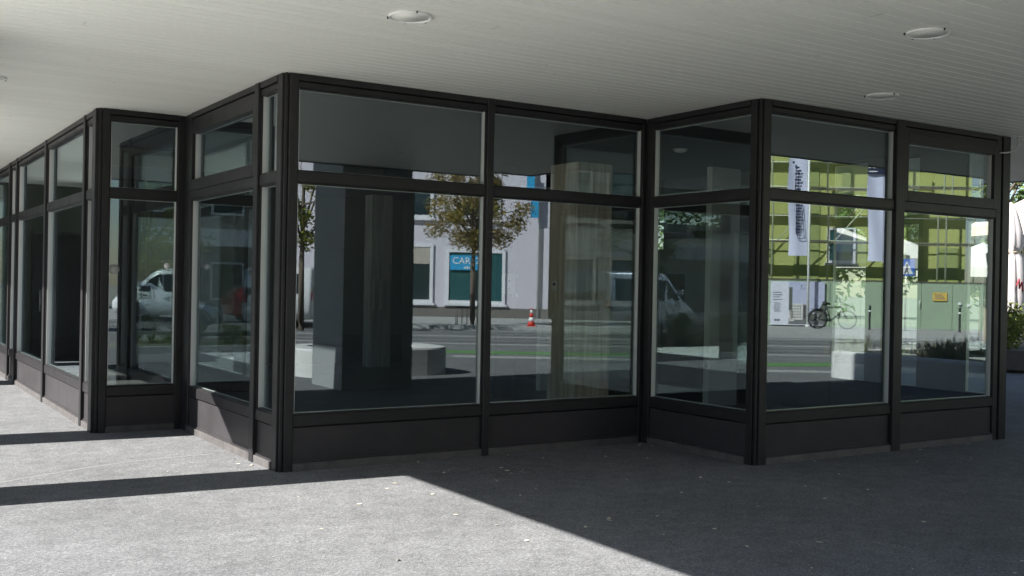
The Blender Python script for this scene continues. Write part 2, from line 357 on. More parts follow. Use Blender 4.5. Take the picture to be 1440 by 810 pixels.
def window(tf, s0, s1, z0, z1, wide=.010, proud=-.006, ws=None):
    ws = ws or wide
    f = MB(tf); ring(f, s0, s1, z0, z1, wide, -.075, proud, 0, ws)
    fr = pv('window', f, M['frame'], bevel=.003)
    b = MB(tf); a, c, za, zb, e = s0+ws+.001, s1-ws-.001, z0+wide+.001, z1-wide-.001, min(proud,-.006)-.012
    b.box(a, a+.006, -.066, e, za, zb); b.box(c-.006, c, -.066, e, za, zb); b.box(a+.006, c-.006, -.066, -.057, za, za+.006); b.box(a+.006, c-.006, -.066, -.057, zb-.006, zb); pv('glazing_bead', b, M['bead'], fr)
    p = MB(tf); p.box(s0+ws+.003, s1-ws-.003, -.056, -.046, z0+wide+.003, z1-wide-.003)
    ja, jb = RG.uniform(-.0016,.0016), RG.uniform(-.0012,.0012)           # panes never sit perfectly true
    sm, zm = (s0+s1)/2, (z0+z1)/2; q0 = tf(0,0,0); q1 = tf(0,1,0); nx, ny = q1[0]-q0[0], q1[1]-q0[1]
    p.v = [(x+nx*(ja*(1 if k in (1,2,5,6) else -1)+jb*(1 if k > 3 else -1)), y+ny*(ja*(1 if k in (1,2,5,6) else -1)+jb*(1 if k > 3 else -1)), z) for k, (x,y,z) in enumerate(p.v)]
    pv('pane', p, M['glass'], fr)
def post(tf, s0, s1, name='mullion', proud=.022):
    m = MB(tf); m.box(s0, s1, -.085, proud, .0, ZT); pv(name, m, M['frame'], bevel=.005)
def bay(tf, s0, s1, kind='fixed'):
    k = MB(tf); k.box(s0, s1, -.07, .014, .0, .066); pv('kick_strip', k, M['kick'], bevel=.003)
    b = MB(tf); b.box(s0, s1, -.075, -.016, .066, .352); b.box(s0, s1, -.075, -.004, .066, .084); pv('base_panel', b, M['panel'], bevel=.003)
    r = MB(tf); r.box(s0, s1, -.085, .003, .364, Z0); r.box(s0, s1, -.085, -.03, .352, .364); pv('sill_rail', r, M['frame'], bevel=.004)
    window(tf, s0, s1, Z0, Z1)
    t = MB(tf); t.box(s0, s1, -.085, .003, Z1, Z2); pv('transom', t, M['frame'], bevel=.004)
    if kind == 'tilt': window(tf, s0, s1, Z2, Z3+.0, .105, .016, .06)
    else: window(tf, s0, s1, Z2, Z3)
    h = MB(tf); h.box(s0, s1, -.085, .0, Z3, 3.135); h.box(s0, s1, -.085, -.02, 3.135, 3.145); h.box(s0, s1, -.085, .012, 3.145, ZT); pv('top_rail', h, M['frame'], bevel=.003)
def facet(o, t, n):
    return lambda s, d, z: (o[0]+t[0]*s+n[0]*d, o[1]+t[1]*s+n[1]*d, z)
def corner(x, y, sx, sy):
    """salient corner: slim core with two shadow grooves; sx, sy point into the building"""
    c = MB(); c.box(*sorted((x+sx*.008, x+sx*.032)), *sorted((y+sy*.008, y+sy*.032)), 0, ZT)
    c.box(*sorted((x+sx*.022, x+sx*.09)), *sorted((y+sy*.022, y+sy*.09)), 0, ZT-.002); pv('corner_post', c, M['frame'], bevel=.003)
A = (2.98,8.01); I0 = (2.98,10.84); A0 = (2.14,10.84); I2 = (6.72,8.01); E = (6.72,6.49); G = (10.46,6.49)
fL = facet(A0, (0,1), (-1,0)); fA1 = facet(A0, (1,0), (0,-1)); fB = facet(A, (0,1), (-1,0)); fC = facet(A, (1,0), (0,-1))
fD = facet(E, (0,1), (-1,0)); fF = facet(E, (1,0), (0,-1)); fG = facet(G, (0,1), (1,0))
for c in ((*A,1,1), (*A0,1,1), (*E,1,1), (*G,-1,1)): corner(*c)
# long left wall
post(fL, .04, .185); bay(fL, .185, .57); post(fL, .57, .66); bay(fL, .66, 2.95); post(fL, 2.95, 3.05); bay(fL, 3.05, 5.4); post(fL, 5.4, 5.5)
bay(fL, 5.5, 6.1); post(fL, 6.1, 6.2); bay(fL, 6.2, 9.3); post(fL, 9.3, 9.66)
# short front of the step
post(fA1, .04, .11, proud=.006); bay(fA1, .11, .775); post(fA1, .775, .84, proud=.004)
post(fB, .04, .15, proud=.008); bay(fB, .15, .56); post(fB, .56, .66); bay(fB, .66, 2.58, 'tilt'); post(fB, 2.58, 2.828, proud=.004)
post(fC, .04, .115, proud=.006); bay(fC, .115, 1.885); post(fC, 1.885, 1.955); bay(fC, 1.955, 3.69); post(fC, 3.69, 3.738, proud=.004)
post(fD, .04, .115, proud=.006); bay(fD, .115, 1.42); post(fD, 1.42, 1.518, proud=.004)
post(fF, .04, .13, proud=.006); bay(fF, .13, 1.82); post(fF, 1.82, 1.95); bay(fF, 1.95, 3.47, 'tilt'); post(fF, 3.47, 3.555, proud=.004); post(fF, 3.572, 3.70, proud=.014)
post(fG, .04, .13, proud=.006); bay(fG, .13, .46); bay(fG, 1.06, 1.52); bay(fG, 1.78, 2.30)
for s0, s1 in ((.46,1.06),(1.52,1.78),(2.30,5.45),(5.80,7.5)):
    b = MB(fG); b.box(s0, s1, -.09, .0, 0, ZT); pv('blank_panel', b, M['panel'], bevel=.004)
b = MB(fG); b.box(5.45, 5.80, -.09, .0, 0, 2.1); pv('blank_panel', b, M['panel'], bevel=.004); b = MB(fG); b.box(5.45, 5.80, -.09, .0, 2.8, ZT); pv('blank_panel', b, M['panel'], bevel=.004)
window(fG, 5.45, 5.80, 2.1, 2.8)
# interior
poly = [(2.2,20.45),(2.2,10.9),(3.06,10.9),(3.06,8.09),(6.8,8.09),(6.8,6.57),(10.37,6.57),(10.37,14),(9.2,14),(9.2,18.2),(9.2,20.45)]
m = MB(); m.prism(poly, -.05, .03); pv('interior_floor', m, M['int_floor'])
m = MB(); m.prism(poly, 3.13, 3.18); pv('interior_ceiling', m, M['int_ceiling'])
m = MB(); m.box(2.2,9.2,18.2,18.35,.03,3.13); pv('interior_wall', m, M['int_wall'])
m = MB(); m.box(9.2,9.35,14.15,18.2,.03,3.13); m.box(9.35,10.37,14.15,14.3,.03,3.13); pv('interior_wall', m, M['int_wall'])
m = MB(); m.box(2.2,6.4,13.3,13.4,2.9,3.12); pv('ceiling_beam', m, M['int_wall'])
m = MB(); m.box(2.2,9.2,18.17,18.199,.03,.55); pv('dado_panel', m, M['panel'])
m = MB(); m.box(7.9,8.45,10.75,11.36,.03,3.12); pv('interior_column', m, M['board'])
m = MB(); m.box(8.5,10.3,12.4,12.5,.03,2.35); m.box(8.9,9.0,11.5,12.4,.03,3.1)
m.box(9.4,9.9,9.9,10.0,.03,3.1); pv('partition', m, M['int_grey'])
m = MB(); m.box(7.98,8.38,17.0,17.3,.03,3.1); pv('interior_column', m, M['board_grey'])
m = MB(); m.box(8.0,8.03,16.93,16.97,1.05,1.6); pv('pull_handle', m, M['plastic_grey']); m = MB(); m.box(8.14,8.17,16.93,16.97,1.05,1.6); pv('pull_handle', m, M['plastic_grey'])
m = MB(); m.box(3.82,3.94,17.5,17.66,.03,3.12); pv('steel_post', m, M['dark'])
m = MB(); m.box(4.03,4.2,17.5,17.66,.03,3.12); pv('steel_post', m, M['dark'])
m = MB(); m.box(7.35,7.6,11.7,11.8,.03,3.1); pv('service_panel', m, M['dark'])

t = thing('ceiling_lamp', 'small round white lamp on the dark ceiling behind the angled pane', 'lamp', (8.1,9.06,3.128))
m = MB(); m.lathe([(.07,0),(.075,-.02),(.05,-.035),(.01,-.04)],20); obj('shade', m, M['white'], t)
m = MB(); m.lathe([(.09,.0),(.09,-.006)],20); obj('base', m, M['plastic_grey'], t)
# fittings inside and stickers on the panes
t = thing('control_box', 'pale grey control box fixed to the dark service panel behind the wide front', 'box', (7.48,11.66,1.55))
m = MB(); m.box(-.11,.07,-.03,.035,-.13,.13); obj('case', m, M['plastic_grey'], t, bevel=.006)
m = MB(); m.box(.075,.105,-.035,.03,.09,.13); m.box(.075,.105,-.035,.03,-.17,-.13); obj('bracket', m, M['white'], t)
m = MB(); m.lathe([(.012,-.036),(.012,-.029)],10,(-.03,0,.04),'y'); m.lathe([(.014,-.036),(.014,-.029)],10,(-.03,0,-.06),'y'); m.lathe([(.01,-.036),(.01,-.029)],10,(.03,0,-.01),'y'); obj('dial', m, M['dark'], t)
t = thing('light_switch', 'small cream switch plate on the board marked interior column', 'switch', (7.9,11.2,1.54), -math.pi/2)
m = MB(); m.box(-.06,.05,-.02,-.001,-.06,.06); obj('plate', m, M['bead'], t, bevel=.004)
m = MB(); m.box(-.025,.015,-.028,-.0205,.0,.035); obj('rocker', m, M['dark'], t)
def sticker(x, y, z, nx, ny, r, label, mm, cat='sticker', square=False):
    o = thing('pane_sticker', label, cat, (x,y,z)); m = MB()
    if square: m.box(-.002,.002,-r*.6,r*.6,-r,r) if nx else m.box(-r*.6,r*.6,-.002,.002,-r,r)
    else: m.lathe([(r,-.0015),(r,.0015)],20,(0,0,0),'x' if nx else 'y')
    obj('disc' if not square else 'sheet', m, mm, o)
    return o
sticker(2.83, 10.84+.042, 1.665, 0, 1, .032, 'round white sticker near the right edge of the narrow recessed front pane', M['white'])
sticker(2.315, 10.84+.042, 1.62, 0, 1, .05, 'pale round sticker near the left edge of the narrow recessed front pane', M['plastic_grey'])
sticker(6.878, 6.49+.042, 1.66, 0, 1, .024, 'small white round sticker beside the left edge of the frontmost right pane', M['white'])
sticker(2.14+.042, 11.2, 1.61, 1, 0, .045, 'small white paper notice stuck in the narrow pane beside the left corner post', M['white'], 'notice', True)

# ------------------------------------------------------------------ the canopy and the storeys above it
CN = thing('canopy', 'pale boarded canopy ceiling carrying the upper storeys over the forecourt', 'canopy', (0,2.65,3.2))
m = MB(); P = .11; y = 2.66; XR = 14.6; i = 0
while y < 26:
    y1 = y + P; x1 = 9.0 if y1 <= 3.97 else XR; x1 = XR if y > 3.9 else x1
    a, b = y+.007, y1-.007
    js = sorted(RG.uniform(.4, x1-.4) for _ in range(1)); ends = [0]+js+[x1]
    for xa, xb in zip(ends[:-1], ends[1:]):                       # boards butt end to end
        xa += .0025 if xa else 0; xb -= .0025 if xb < x1 else 0; dz = RG.uniform(0, .0005)
        m.add([(xa,a,3.2+dz),(xb,a,3.2+dz),(xb,b,3.2+dz),(xa,b,3.2+dz),(xa,y,3.22),(xb,y,3.22),(xb,y1,3.22),(xa,y1,3.22)], [(0,1,2,3),(0,1,5,4),(3,2,6,7)])
    y = y1
pvs = obj('soffit_boards', m, M['soffit'], CN, world=True, recalc=False)
m = MB(); m.box(.0,9.0,2.7,3.9,3.2205,3.6); m.box(.0,14.6,3.9,26,3.2205,3.6); obj('slab', m, M['render_wall'], CN, world=True)
m = MB(); m.box(-.06,-.001,2.58,26,3.19,3.75); m.box(-.001,9.06,2.58,2.655,3.19,3.75); m.box(9.001,9.06,2.655,3.93,3.19,3.75); m.box(9.06,14.66,3.88,3.93,3.19,3.75); m.box(14.601,14.66,3.93,26,3.19,3.75)
obj('fascia', m, M['fascia'], CN, world=True)
m = MB(); m.box(.3,12.3,4.2,26,3.6,7.4); m.box(.3,12.3,1.85,4.2,5.2,7.4); obj('upper_wall', m, M['render_wall'], CN, world=True)  # front overhang is added, unseen, to cast the shadow edge further forward
for k in range(4):
    for z in (5.6,):
        m = MB(); m.box(1.3+k*2.6,2.9+k*2.6,1.80,1.848,z,z+1.5); wn = obj('window', m, M['trim'], CN, world=True)
        m2 = MB(); m2.box(1.38+k*2.6,2.82+k*2.6,1.785,1.798,z+.08,z+1.42); m2.v = [(p[0]-0, p[1]-2.65, p[2]-3.2) for p in m2.v]; obj('pane', m2, M['shop_glass'], wn)
def light(x, y, label, r=.13):
    o = thing('ceiling_light', label, 'light', (x,y,H), 0, 'round lights in the canopy ceiling')
    m = MB(); m.lathe([(r,.004),(r+.006,-.002),(r+.006,-.012),(r,-.016),(r-.007,-.011),(r-.007,.002)],32); obj('ring', m, M['white'], o)
    m = MB(); m.lathe([(r-.008,.001),(r-.008,-.008)],32); obj('diffuser', m, M['soffit'], o)
    m = MB()
    for a in (20,75,140,260): m.box(*sorted((math.cos(R(a))*(r+.006), math.cos(R(a))*(r+.018))), *sorted((math.sin(R(a))*(r+.006), math.sin(R(a))*(r+.018))), -.016, -.001)
    obj('clip', m, M['black_metal'], o)
light(2.985, 5.86, 'round flush ceiling light nearest the camera, in front of the corner post')
light(5.85, 4.22, 'round flush ceiling light high over the right hand bay, nearest the front edge')
light(7.43, 5.79, 'round flush ceiling light right above the frontmost right window')
light(1.05, 9.78, 'round flush ceiling light at the left edge of the canopy ceiling')
light(12.2, 5.2, 'round flush ceiling light in the canopy ceiling beyond the right end of the pavilion')
c = MB(); c.tube([(10.48,6.44,3.195),(10.475,6.43,3.12),(10.44,6.42,3.07),(10.38,6.43,3.035),(10.30,6.445,3.02),(10.20,6.46,3.01)], .008, 6)
c.tube([(10.48,6.44,3.195),(10.75,6.40,3.192),(11.3,6.36,3.19),(11.9,6.34,3.192)], .007, 6)
tag(obj('loose_cable', c, M['cable']), 'pale loose cable hanging at the top of the right end post', 'cable')

def pillar(x0, x1, y0, y1, label, top=3.195):
    o = thing('pillar', label, 'pillar', ((x0+x1)/2,(y0+y1)/2,0), 0, 'clad pillars carrying the canopy')
    a, b = (x1-x0)/2, (y1-y0)/2
    m = MB()
    for z0, z1 in ((.004,.62),(.63,2.0),(2.01,top)): m.box(-a,a,-b,b,z0,z1)
    m.box(-a+.01,a-.01,-b+.01,b-.01,.6,3.1); obj('cladding', m, M['pillar'], o, bevel=.006)
pillar(5.95,7.05,1.4,2.5, 'wide grey clad pillar in front of the canopy edge, reflected in the wide front', 5.18)
pillar(.08,.55,7.74,8.39, 'slim grey clad pillar casting the nearest shadow strip across the sunlit asphalt')
pillar(.08,.55,10.52,11.2, 'slim grey clad pillar casting the shadow strip towards the recessed front')
pillar(.08,.55,16.3,17.0, 'slim grey clad pillar beside the far end of the long left wall')
pillar(.08,.55,19.4,20.1, 'slim grey clad pillar at the dark wall closing the arcade')
# added unseen screen, shaped so its edge draws the slanted shadow on the side panels
o = thing('shadow_screen', 'sloping grey screen added out of view to cast the slanted shadow on the side panels', 'screen', (.3,9.4,0))
m = MB(); q = [(-1.0,2.30),(.01,2.30),(.66,2.69),(1.5,3.19),(-1.0,3.19)]
m.add([(-.02,a,b) for a,b in q]+[(.02,a,b) for a,b in q], [(0,1,2,3,4),(9,8,7,6,5)]+[(i,(i+1)%5,(i+1)%5+5,i+5) for i in range(5)]); obj('sheet', m, M['pillar'], o)
o = thing('arcade_end_wall', 'dark wall closing the arcade at the far end of the long left wall', 'wall', (-3,20.6,0))
m = MB(); m.box(-8,5.12,0,.3,0,3.19); obj('wall', m, M['int_wall'], o)
m = MB(); m.box(3.2,4.4,-.05,-.002,.02,2.3); d = obj('door', m, M['frame'], o); m = MB(); m.tube([(4.28,-.1,.9),(4.28,-.1,1.3)],.015); obj('handle', m, M['steel'], d)

# ------------------------------------------------------------------ leaves on the ground
def leaf_mesh(k):
    r = random.Random(k); m = MB(); n = 5; a = .026*r.uniform(.7,1.25); b = a*r.uniform(.4,.7); c = r.uniform(.004,.014)
    up = [(-a,0,.004),(-a*.4,b,.004+c*.6),(a*.3,b*.9,.004+c),(a,0,.006),(a*.3,-b,.003+c*.4),(-a*.4,-b*.9,.003),(0,0,.002)]
    m.add(up+[(x,y,z+.0012) for x,y,z in up], [(i,(i+1)%6,6) for i in range(6)]+[(7+(i+1)%6,7+i,13) for i in range(6)]+[(i,(i+1)%6,7+(i+1)%6,7+i) for i in range(6)])
    return m
lm = []
for k in range(4):
    o = obj('fallen_leaf', leaf_mesh(k), M['dry_leaf']); lm.append(o.data); bpy.data.objects.remove(o)
def leaf(x, y, label, group, r):
    o = bpy.data.objects.new('fallen_leaf', r.choice(lm)); COL.objects.link(o)
    o.location = (x,y,.004); o.rotation_euler = (0,0,r.uniform(0,6.3)); s = r.uniform(.38,.85); o.scale = (s,s,s); tag(o, label, 'leaf', group)
rl = random.Random(5)
SH = [(4.69,7.39),(4.66,7.25),(4.62,7.13),(4.73,7.15),(4.79,7.22),(5.29,7.65),(4.15,7.4),(4.25,7.5),(4.52,6.61),(4.45,6.52),(4.2,6.35),(4.42,6.35),(4.35,6.92),(5.89,6.27),(5.97,6.03),(5.49,5.26),(4.64,5.35),(4.27,5.4),(4.33,4.93),(4.48,5.9),(4.31,5.45),(4.02,5.32),(5.04,4.32),(4.54,3.94),(5.02,3.65),(5.41,3.56),(5.74,3.45),(5.46,3.32),(6.38,5.62),(6.14,5.22),(5.31,6.5),(5.33,5.88),(6.14,7.23),(5.85,7.46),(6.71,5.29),(6.12,4.37),(4.57,4.46),(4.72,4.89),(7.06,5.86),(8.25,5.97),(8.89,5.86),(6.62,7.9),(6.55,7.84),(6.64,7.75),(6.4,7.93),(5.1,7.93),(4.2,7.94),(6.1,7.95),(7.4,6.42),(8.9,6.41),(9.7,6.43)]
SU = [(3.6,7.18),(3.46,7.03),(3.66,6.69),(2.87,6.56),(2.54,6.06),(3.05,6.62),(3.47,6.02),(3.55,5.63),(3.49,5.2),(2.88,8.79),(2.83,8.54),(2.9,8.42),(2.62,5.17),(2.77,7.04),(2.23,8.45)]
for x, y in SH: leaf(x, y, 'tiny pale dry leaf lying on the shaded asphalt in front of the dark panels', 'fallen leaves on the shaded asphalt', rl)
for x, y in SU: leaf(x, y, 'tiny pale dry leaf lying on the sunlit asphalt near the corner post', 'fallen leaves on the sunlit asphalt', rl)

# ------------------------------------------------------------------ plants
def leaf_cloud(mb, centres, n, size, r, flat=.35, m=0):
    """leaf-sized faces in clumps: centres = [(x,y,z,rx,ry,rz)]"""
    for _ in range(n):
        cx, cy, cz, rx, ry, rz = r.choice(centres)
        while True:
            u = Vector((r.uniform(-1,1), r.uniform(-1,1), r.uniform(-1,1)))
            if u.length <= 1: break
        u = u * (.55 + .45*r.random())
        p = Vector((cx+u.x*rx, cy+u.y*ry, cz+u.z*rz)); s = size*r.uniform(.55,1.25)
        d = Vector((r.gauss(0,1), r.gauss(0,1), r.gauss(0,.6))).normalized(); n2 = Vector((r.gauss(0,1), r.gauss(0,1), r.gauss(.6,1))).normalized()
        e = d.cross(n2)
        if e.length < .05: continue
        e.normalize(); d = d*s; e = e*s*.42
        mb.add([tuple(p-d), tuple(p-e*.9), tuple(p+d), tuple(p+e)], [(0,1,2,3)], m)
def tree(x, y, h, crown_r, crown_z, label, lmname, n, size, seed, trunk_r=.11, group=None, spread=1.0, clumps=26):
    r = random.Random(seed)
    o = thing('tree', label, 'tree', (x,y,0), r.uniform(0,6), group)
    m = MB(); ht = crown_z - crown_r*.55
    m.tube([(0,0,-.05),(0,0,.3),(.02,.03,ht*.6),(.05,.0,ht),(.03,.05,crown_z+crown_r*.55)], [trunk_r*1.5,trunk_r,trunk_r*.85,trunk_r*.7,trunk_r*.15], 10)
    cs = []
    for k in range(clumps):
        a = 2*math.pi*k*.618; zz = -1+2*((k+.5)/clumps); rad = math.sqrt(max(0,1-zz*zz))*r.uniform(.45,1.0)*crown_r*spread
        c = (math.cos(a)*rad, math.sin(a)*rad, crown_z+zz*(h-crown_z)*r.uniform(.8,1.05)); q = crown_r*r.uniform(.2,.38)
        cs.append((c[0],c[1],c[2],q,q,q*.75))
        if k % 2 == 0:
            z0 = ht*r.uniform(.75,1.15)
            m.tube([(.04,.02,z0),(c[0]*.45,c[1]*.45,(z0+c[2])/2+.1),(c[0]*.95,c[1]*.95,c[2])], [trunk_r*.42,trunk_r*.26,trunk_r*.07], 6)
    obj('trunk', m, M['bark'], o)
    c = MB(); leaf_cloud(c, cs, n, size, r); obj('crown', c, M[lmname], o, recalc=False)
    return o
tree(18.66, -15.5, 6.35, 1.8, 4.5, 'slim street tree with sparse brown autumn leaves before the lilac house', 'leaf_autumn', 15000, .062, 3, .10, clumps=40)
tree(12.0, -14.6, 6.2, 1.7, 4.4, 'street tree with yellow green leaves beyond the tram tracks', 'leaf_yellow', 3200, .09, 4, .1)
tree(43.5, -6.5, 8, 3.2, 4.8, 'leafy light green tree beyond the right end of the green hoarding', 'leaf_hedge', 3600, .16, 5, .16)
tree(47.0, -2.5, 8, 3.2, 4.8, 'leafy dark green tree farthest along the street beyond the hoarding', 'leaf_green', 3200, .16, 6, .16)
tree(27.5, 17.8, 7.5, 3.0, 4.6, 'dense green tree standing behind the folded white parasol', 'leaf_hedge', 9000, .11, 7, .15, clumps=34)
tree(30.8, 21.5, 9, 3.6, 5.4, 'tall green tree at the back of the terrace behind the hedge', 'leaf_green', 8000, .13, 8, .18, clumps=34)
tree(24.4, 21.0, 7, 2.8, 4.4, 'rounded green tree behind the open white parasols of the terrace', 'leaf_green', 3400, .14, 9, .15)
tree(-3.5, -17.5, 6.5, 2.4, 4.2, 'green street tree standing behind the parked silver car', 'leaf_yellow', 3400, .12, 10, .13)
tree(-16.0, -19.0, 7.5, 2.8, 4.8, 'dark green street tree behind the silver blue van', 'leaf_green', 3400, .13, 12, .15)

# planted bed behind the camera
g = MB(); g.prism([(-6.8,-.5),(3.05,-.5),(3.05,-2.1),(-6.8,-6.6)], -.02, .1); struct('planting_bed', g, M['soil'])
g = MB(); g.box(-6.95,3.2,-.5,-.36,-.02,.15); g.box(3.06,3.2,-2.2,-.5,-.02,.15); g.box(-6.95,-6.81,-6.6,-.5,-.02,.15); struct('bed_kerb', g, M['kerb'])
def shrub_mesh(seed, mname, hh, rr, n, size):
    r = random.Random(seed); s = MB()
    for _ in range(7):
        a = r.uniform(0,6.3); s.tube([(0,0,0),(math.cos(a)*rr*.4,math.sin(a)*rr*.4,hh*.5),(math.cos(a)*rr*.7,math.sin(a)*rr*.7,hh*.85)], [.014,.009,.003], 5)
    c = MB(); cs = [(r.gauss(0,rr*.45), r.gauss(0,rr*.45), r.uniform(.2,.92)*hh, rr*.4, rr*.4, hh*.2) for _ in range(16)]
    leaf_cloud(c, cs, n, size, r)
    o = bpy.data.objects.new('shrub', None); COL.objects.link(o)
    obj('stems', s, M['bark'], o); obj('foliage', c, M[mname], o, recalc=False); return o
sh = [shrub_mesh(1,'leaf_green',.85,.5,900,.045), shrub_mesh(2,'leaf_olive',1.05,.5,900,.05), shrub_mesh(3,'leaf_hedge',.7,.45,800,.04)]
kinds = ['dark green bushy shrub in the planted bed behind the kerb','brown olive tall shrub in the planted bed behind the kerb','low yellow green shrub in the planted bed behind the kerb']
rs = random.Random(21); used = set()
for i in range(22):
    x = -6.3 + (i % 11)*.88 + rs.uniform(-.25,.25); y = -1.0 - (i//11)*1.0 - rs.uniform(0,.35) - max(0,-x)*.12*(i//11)
    k = rs.choice((0,0,1,2)); o = sh[k] if k not in used else copy_tree(sh[k]); used.add(k)
    s = rs.uniform(.85,1.15)*(.62 if x > -3.4 else 1); o.location = (x,y,.1); o.rotation_euler = (0,0,rs.uniform(0,6)); o.scale = (s,s,s); tag(o, kinds[k], 'shrub', 'shrubs in the planted bed: '+kinds[k].split(' shrub')[0])
c = MB(); r = random.Random(9)
for _ in range(2600):
    x = r.uniform(-6.7,3.0); y = r.uniform(-1.9,-.52); a = r.uniform(0,6.3); hh = r.uniform(.08,.22); dx, dy = math.cos(a)*.006, math.sin(a)*.006; lx, ly = r.gauss(0,.04), r.gauss(0,.04)
    c.add([(x-dx,y-dy,.1),(x+dx,y+dy,.1),(x+lx,y+ly,.1+hh)], [(0,1,2)])
for _ in range(1500):
    x = r.uniform(6.3,8.6); y = r.uniform(-6.2,-4.2); a = r.uniform(0,6.3); hh = r.uniform(.08,.2); dx, dy = math.cos(a)*.008, math.sin(a)*.008; lx, ly = r.gauss(0,.04), r.gauss(0,.04)
    c.add([(x-dx,y-dy,.02),(x+dx,y+dy,.02),(x+lx,y+ly,.02+hh)], [(0,1,2)])
tag(obj('grass', c, M['grass'], recalc=False), 'short green grass along the planted bed and verge', 'grass', kind='stuff')
g = MB(); g.prism([(6.2,-4.1),(8.7,-4.1),(8.7,-6.3),(6.2,-6.3)], -.02, .02); struct('verge', g, M['soil'])

# concrete planter benches on the forecourt
def rounded(x0, x1, y0, y1, r, n=10):
    P = []
    for cx, cy, a0 in ((x1-r,y1-r,0),(x0+r,y1-r,90),(x0+r,y0+r,180),(x1-r,y0+r,270)):
        for k in range(n+1): a = R(a0+90*k/n); P.append((cx+r*math.cos(a), cy+r*math.sin(a)))
    return P
def bench(x0, x1, y0, y1, rr, h, label):
    cx, cy = (x0+x1)/2, (y0+y1)/2
    o = thing('planter_bench', label, 'planter', (cx,cy,0), 0, 'round cornered concrete planters on the forecourt')
    a, b = (x1-x0)/2, (y1-y0)/2; out = rounded(-a,a,-b,b,rr); inn = rounded(-a+.38,a-.38,-b+.38,b-.38,max(.08,rr-.38)); n = len(out)
    m = MB(); vs = [(x,y,.0) for x,y in out]+[(x,y,h-.03) for x,y in out]+[(x*.985,y*.985,h) for x,y in out]+[(x,y,h) for x,y in inn]+[(x,y,h-.12) for x,y in inn]
    fs = [(i+n*k,(i+1)%n+n*k,(i+1)%n+n*(k+1),i+n*(k+1)) for k in range(4) for i in range(n)]
    m.add(vs, fs, 0, False); obj('concrete_rim', m, M['sill_concrete'], o, recalc=True)
    s = MB(); s.prism(inn, h-.3, h-.1); obj('soil', s, M['soil'], o); return o
bench(6.2,8.85,-1.0,.72,.6,.46,'pale concrete planter bench beside the wide pillar, reflected in the wide front')
bench(14.72,19.5,.4,6.2,.5,.47,'long pale concrete planter with grey grasses, reflected in the right hand windows')
r = random.Random(31)
def lavender(x, y, h, seed):
    r = random.Random(seed); o = thing('lavender_plant', 'loose grey green lavender growing in the long concrete planter', 'plant', (x,y,.38), 0, 'lavender plants in the long concrete planter')
    c = MB()
    for _ in range(150):
        a = r.uniform(0,6.3); L = h*r.uniform(.35,1.2); t = r.uniform(.05,1.1); d = Vector((math.cos(a)*t,math.sin(a)*t,1)).normalized(); s = Vector((-math.sin(a),math.cos(a),0))*.006
        b = Vector((r.gauss(0,.16),r.gauss(0,.16),0)); e = b+d*L; k = b+d*L*.8
        c.add([tuple(b-s),tuple(b+s),tuple(k+s),tuple(e),tuple(k-s*2)], [(0,1,2,3,4)])
    obj('stems', c, M['lavender'], o, recalc=False)
for i in range(15): lavender(15.4+(i%3)*.8+r.uniform(-.3,.3), 1.1+(i//3)*1.0+r.uniform(-.4,.4), r.uniform(.28,.55), 40+i)

# terrace on the right
o = thing('hedge_planter', 'long timber planter holding the clipped green hedge at the right edge', 'planter', (21.9,13.6,0), R(32))
m = MB(); m.box(-3.2,3.2,-.4,.4,.06,.45); m.box(-3.1,3.1,-.3,.3,.0,.06); obj('trough', m, M['planter_dark'], o, bevel=.01)
m = MB()
for k in range(9): m.box(-3.24+k*.79,-3.16+k*.79,-.42,-.4,.06,.45)
obj('battens', m, M['planter_dark'], o)
o = thing('hedge', 'yellow green hedge growing in the timber planter at the right edge', 'hedge', (21.9,13.6,.4), R(32))
m = MB(); r = random.Random(77)
leaf_cloud(m, [(-3.0+k*.4, r.uniform(-.08,.08), .5+r.uniform(-.1,.1), .38,.38,.55) for k in range(16)], 5600, .055, r); obj('foliage', m, M['leaf_hedge'], o, recalc=False)
m = MB()
for k in range(9): m.tube([(-2.9+k*.72,0,-.05),(-2.8+k*.72,.05,.5),(-2.85+k*.72,-.05,.9)],[.02,.014,.004],5)
obj('stems', m, M['bark'], o)
def parasol_closed(x, y, label):
    o = thing('folded_parasol', label, 'parasol', (x,y,0))
    m = MB(); m.tube([(0,0,.0),(0,0,3.45)],.028,10); obj('pole', m, M['bead'], o)
    m = MB(); m.lathe([(.36,.0),(.36,.05),(.08,.09),(.05,.25)],20); obj('base', m, M['black_metal'], o)
    n = 24; prof = [(.05,3.42),(.13,3.2),(.21,2.85),(.24,2.55),(.17,2.42),(.23,2.3),(.27,1.9),(.28,1.5),(.26,1.15)]; vs = []
    for q, z in prof:
        for j in range(n): a = 2*math.pi*j/n; rr = q*(1+.16*math.cos(8*a)); vs.append((math.cos(a)*rr, math.sin(a)*rr, z))
    fs = [(i*n+j,i*n+(j+1)%n,(i+1)*n+(j+1)%n,(i+1)*n+j) for i in range(len(prof)-1) for j in range(n)]+[tuple(range(n))]
    m = MB(); m.add(vs, fs, 0, True); cv = obj('canopy', m, M['canvas'], o)
    m = MB(); m.lathe([(.19,2.38),(.205,2.42),(.19,2.46)],24); obj('tie_band', m, M['canvas_tan'], cv)
    m = MB()
    for (a,b,c,d) in ((-.16,1.72,-.08,1.86),(-.08,1.86,-.07,1.66),(-.07,1.66,.02,1.8),(.02,1.8,.05,1.6)): m.tube([(a-.06,-.30,b),(c-.06,-.30,d)],.016,6)
    obj('print', m, M['red_print'], cv)
parasol_closed(20.5,12.72,'folded off white parasol with a dark red print beside the hedge at the right edge')
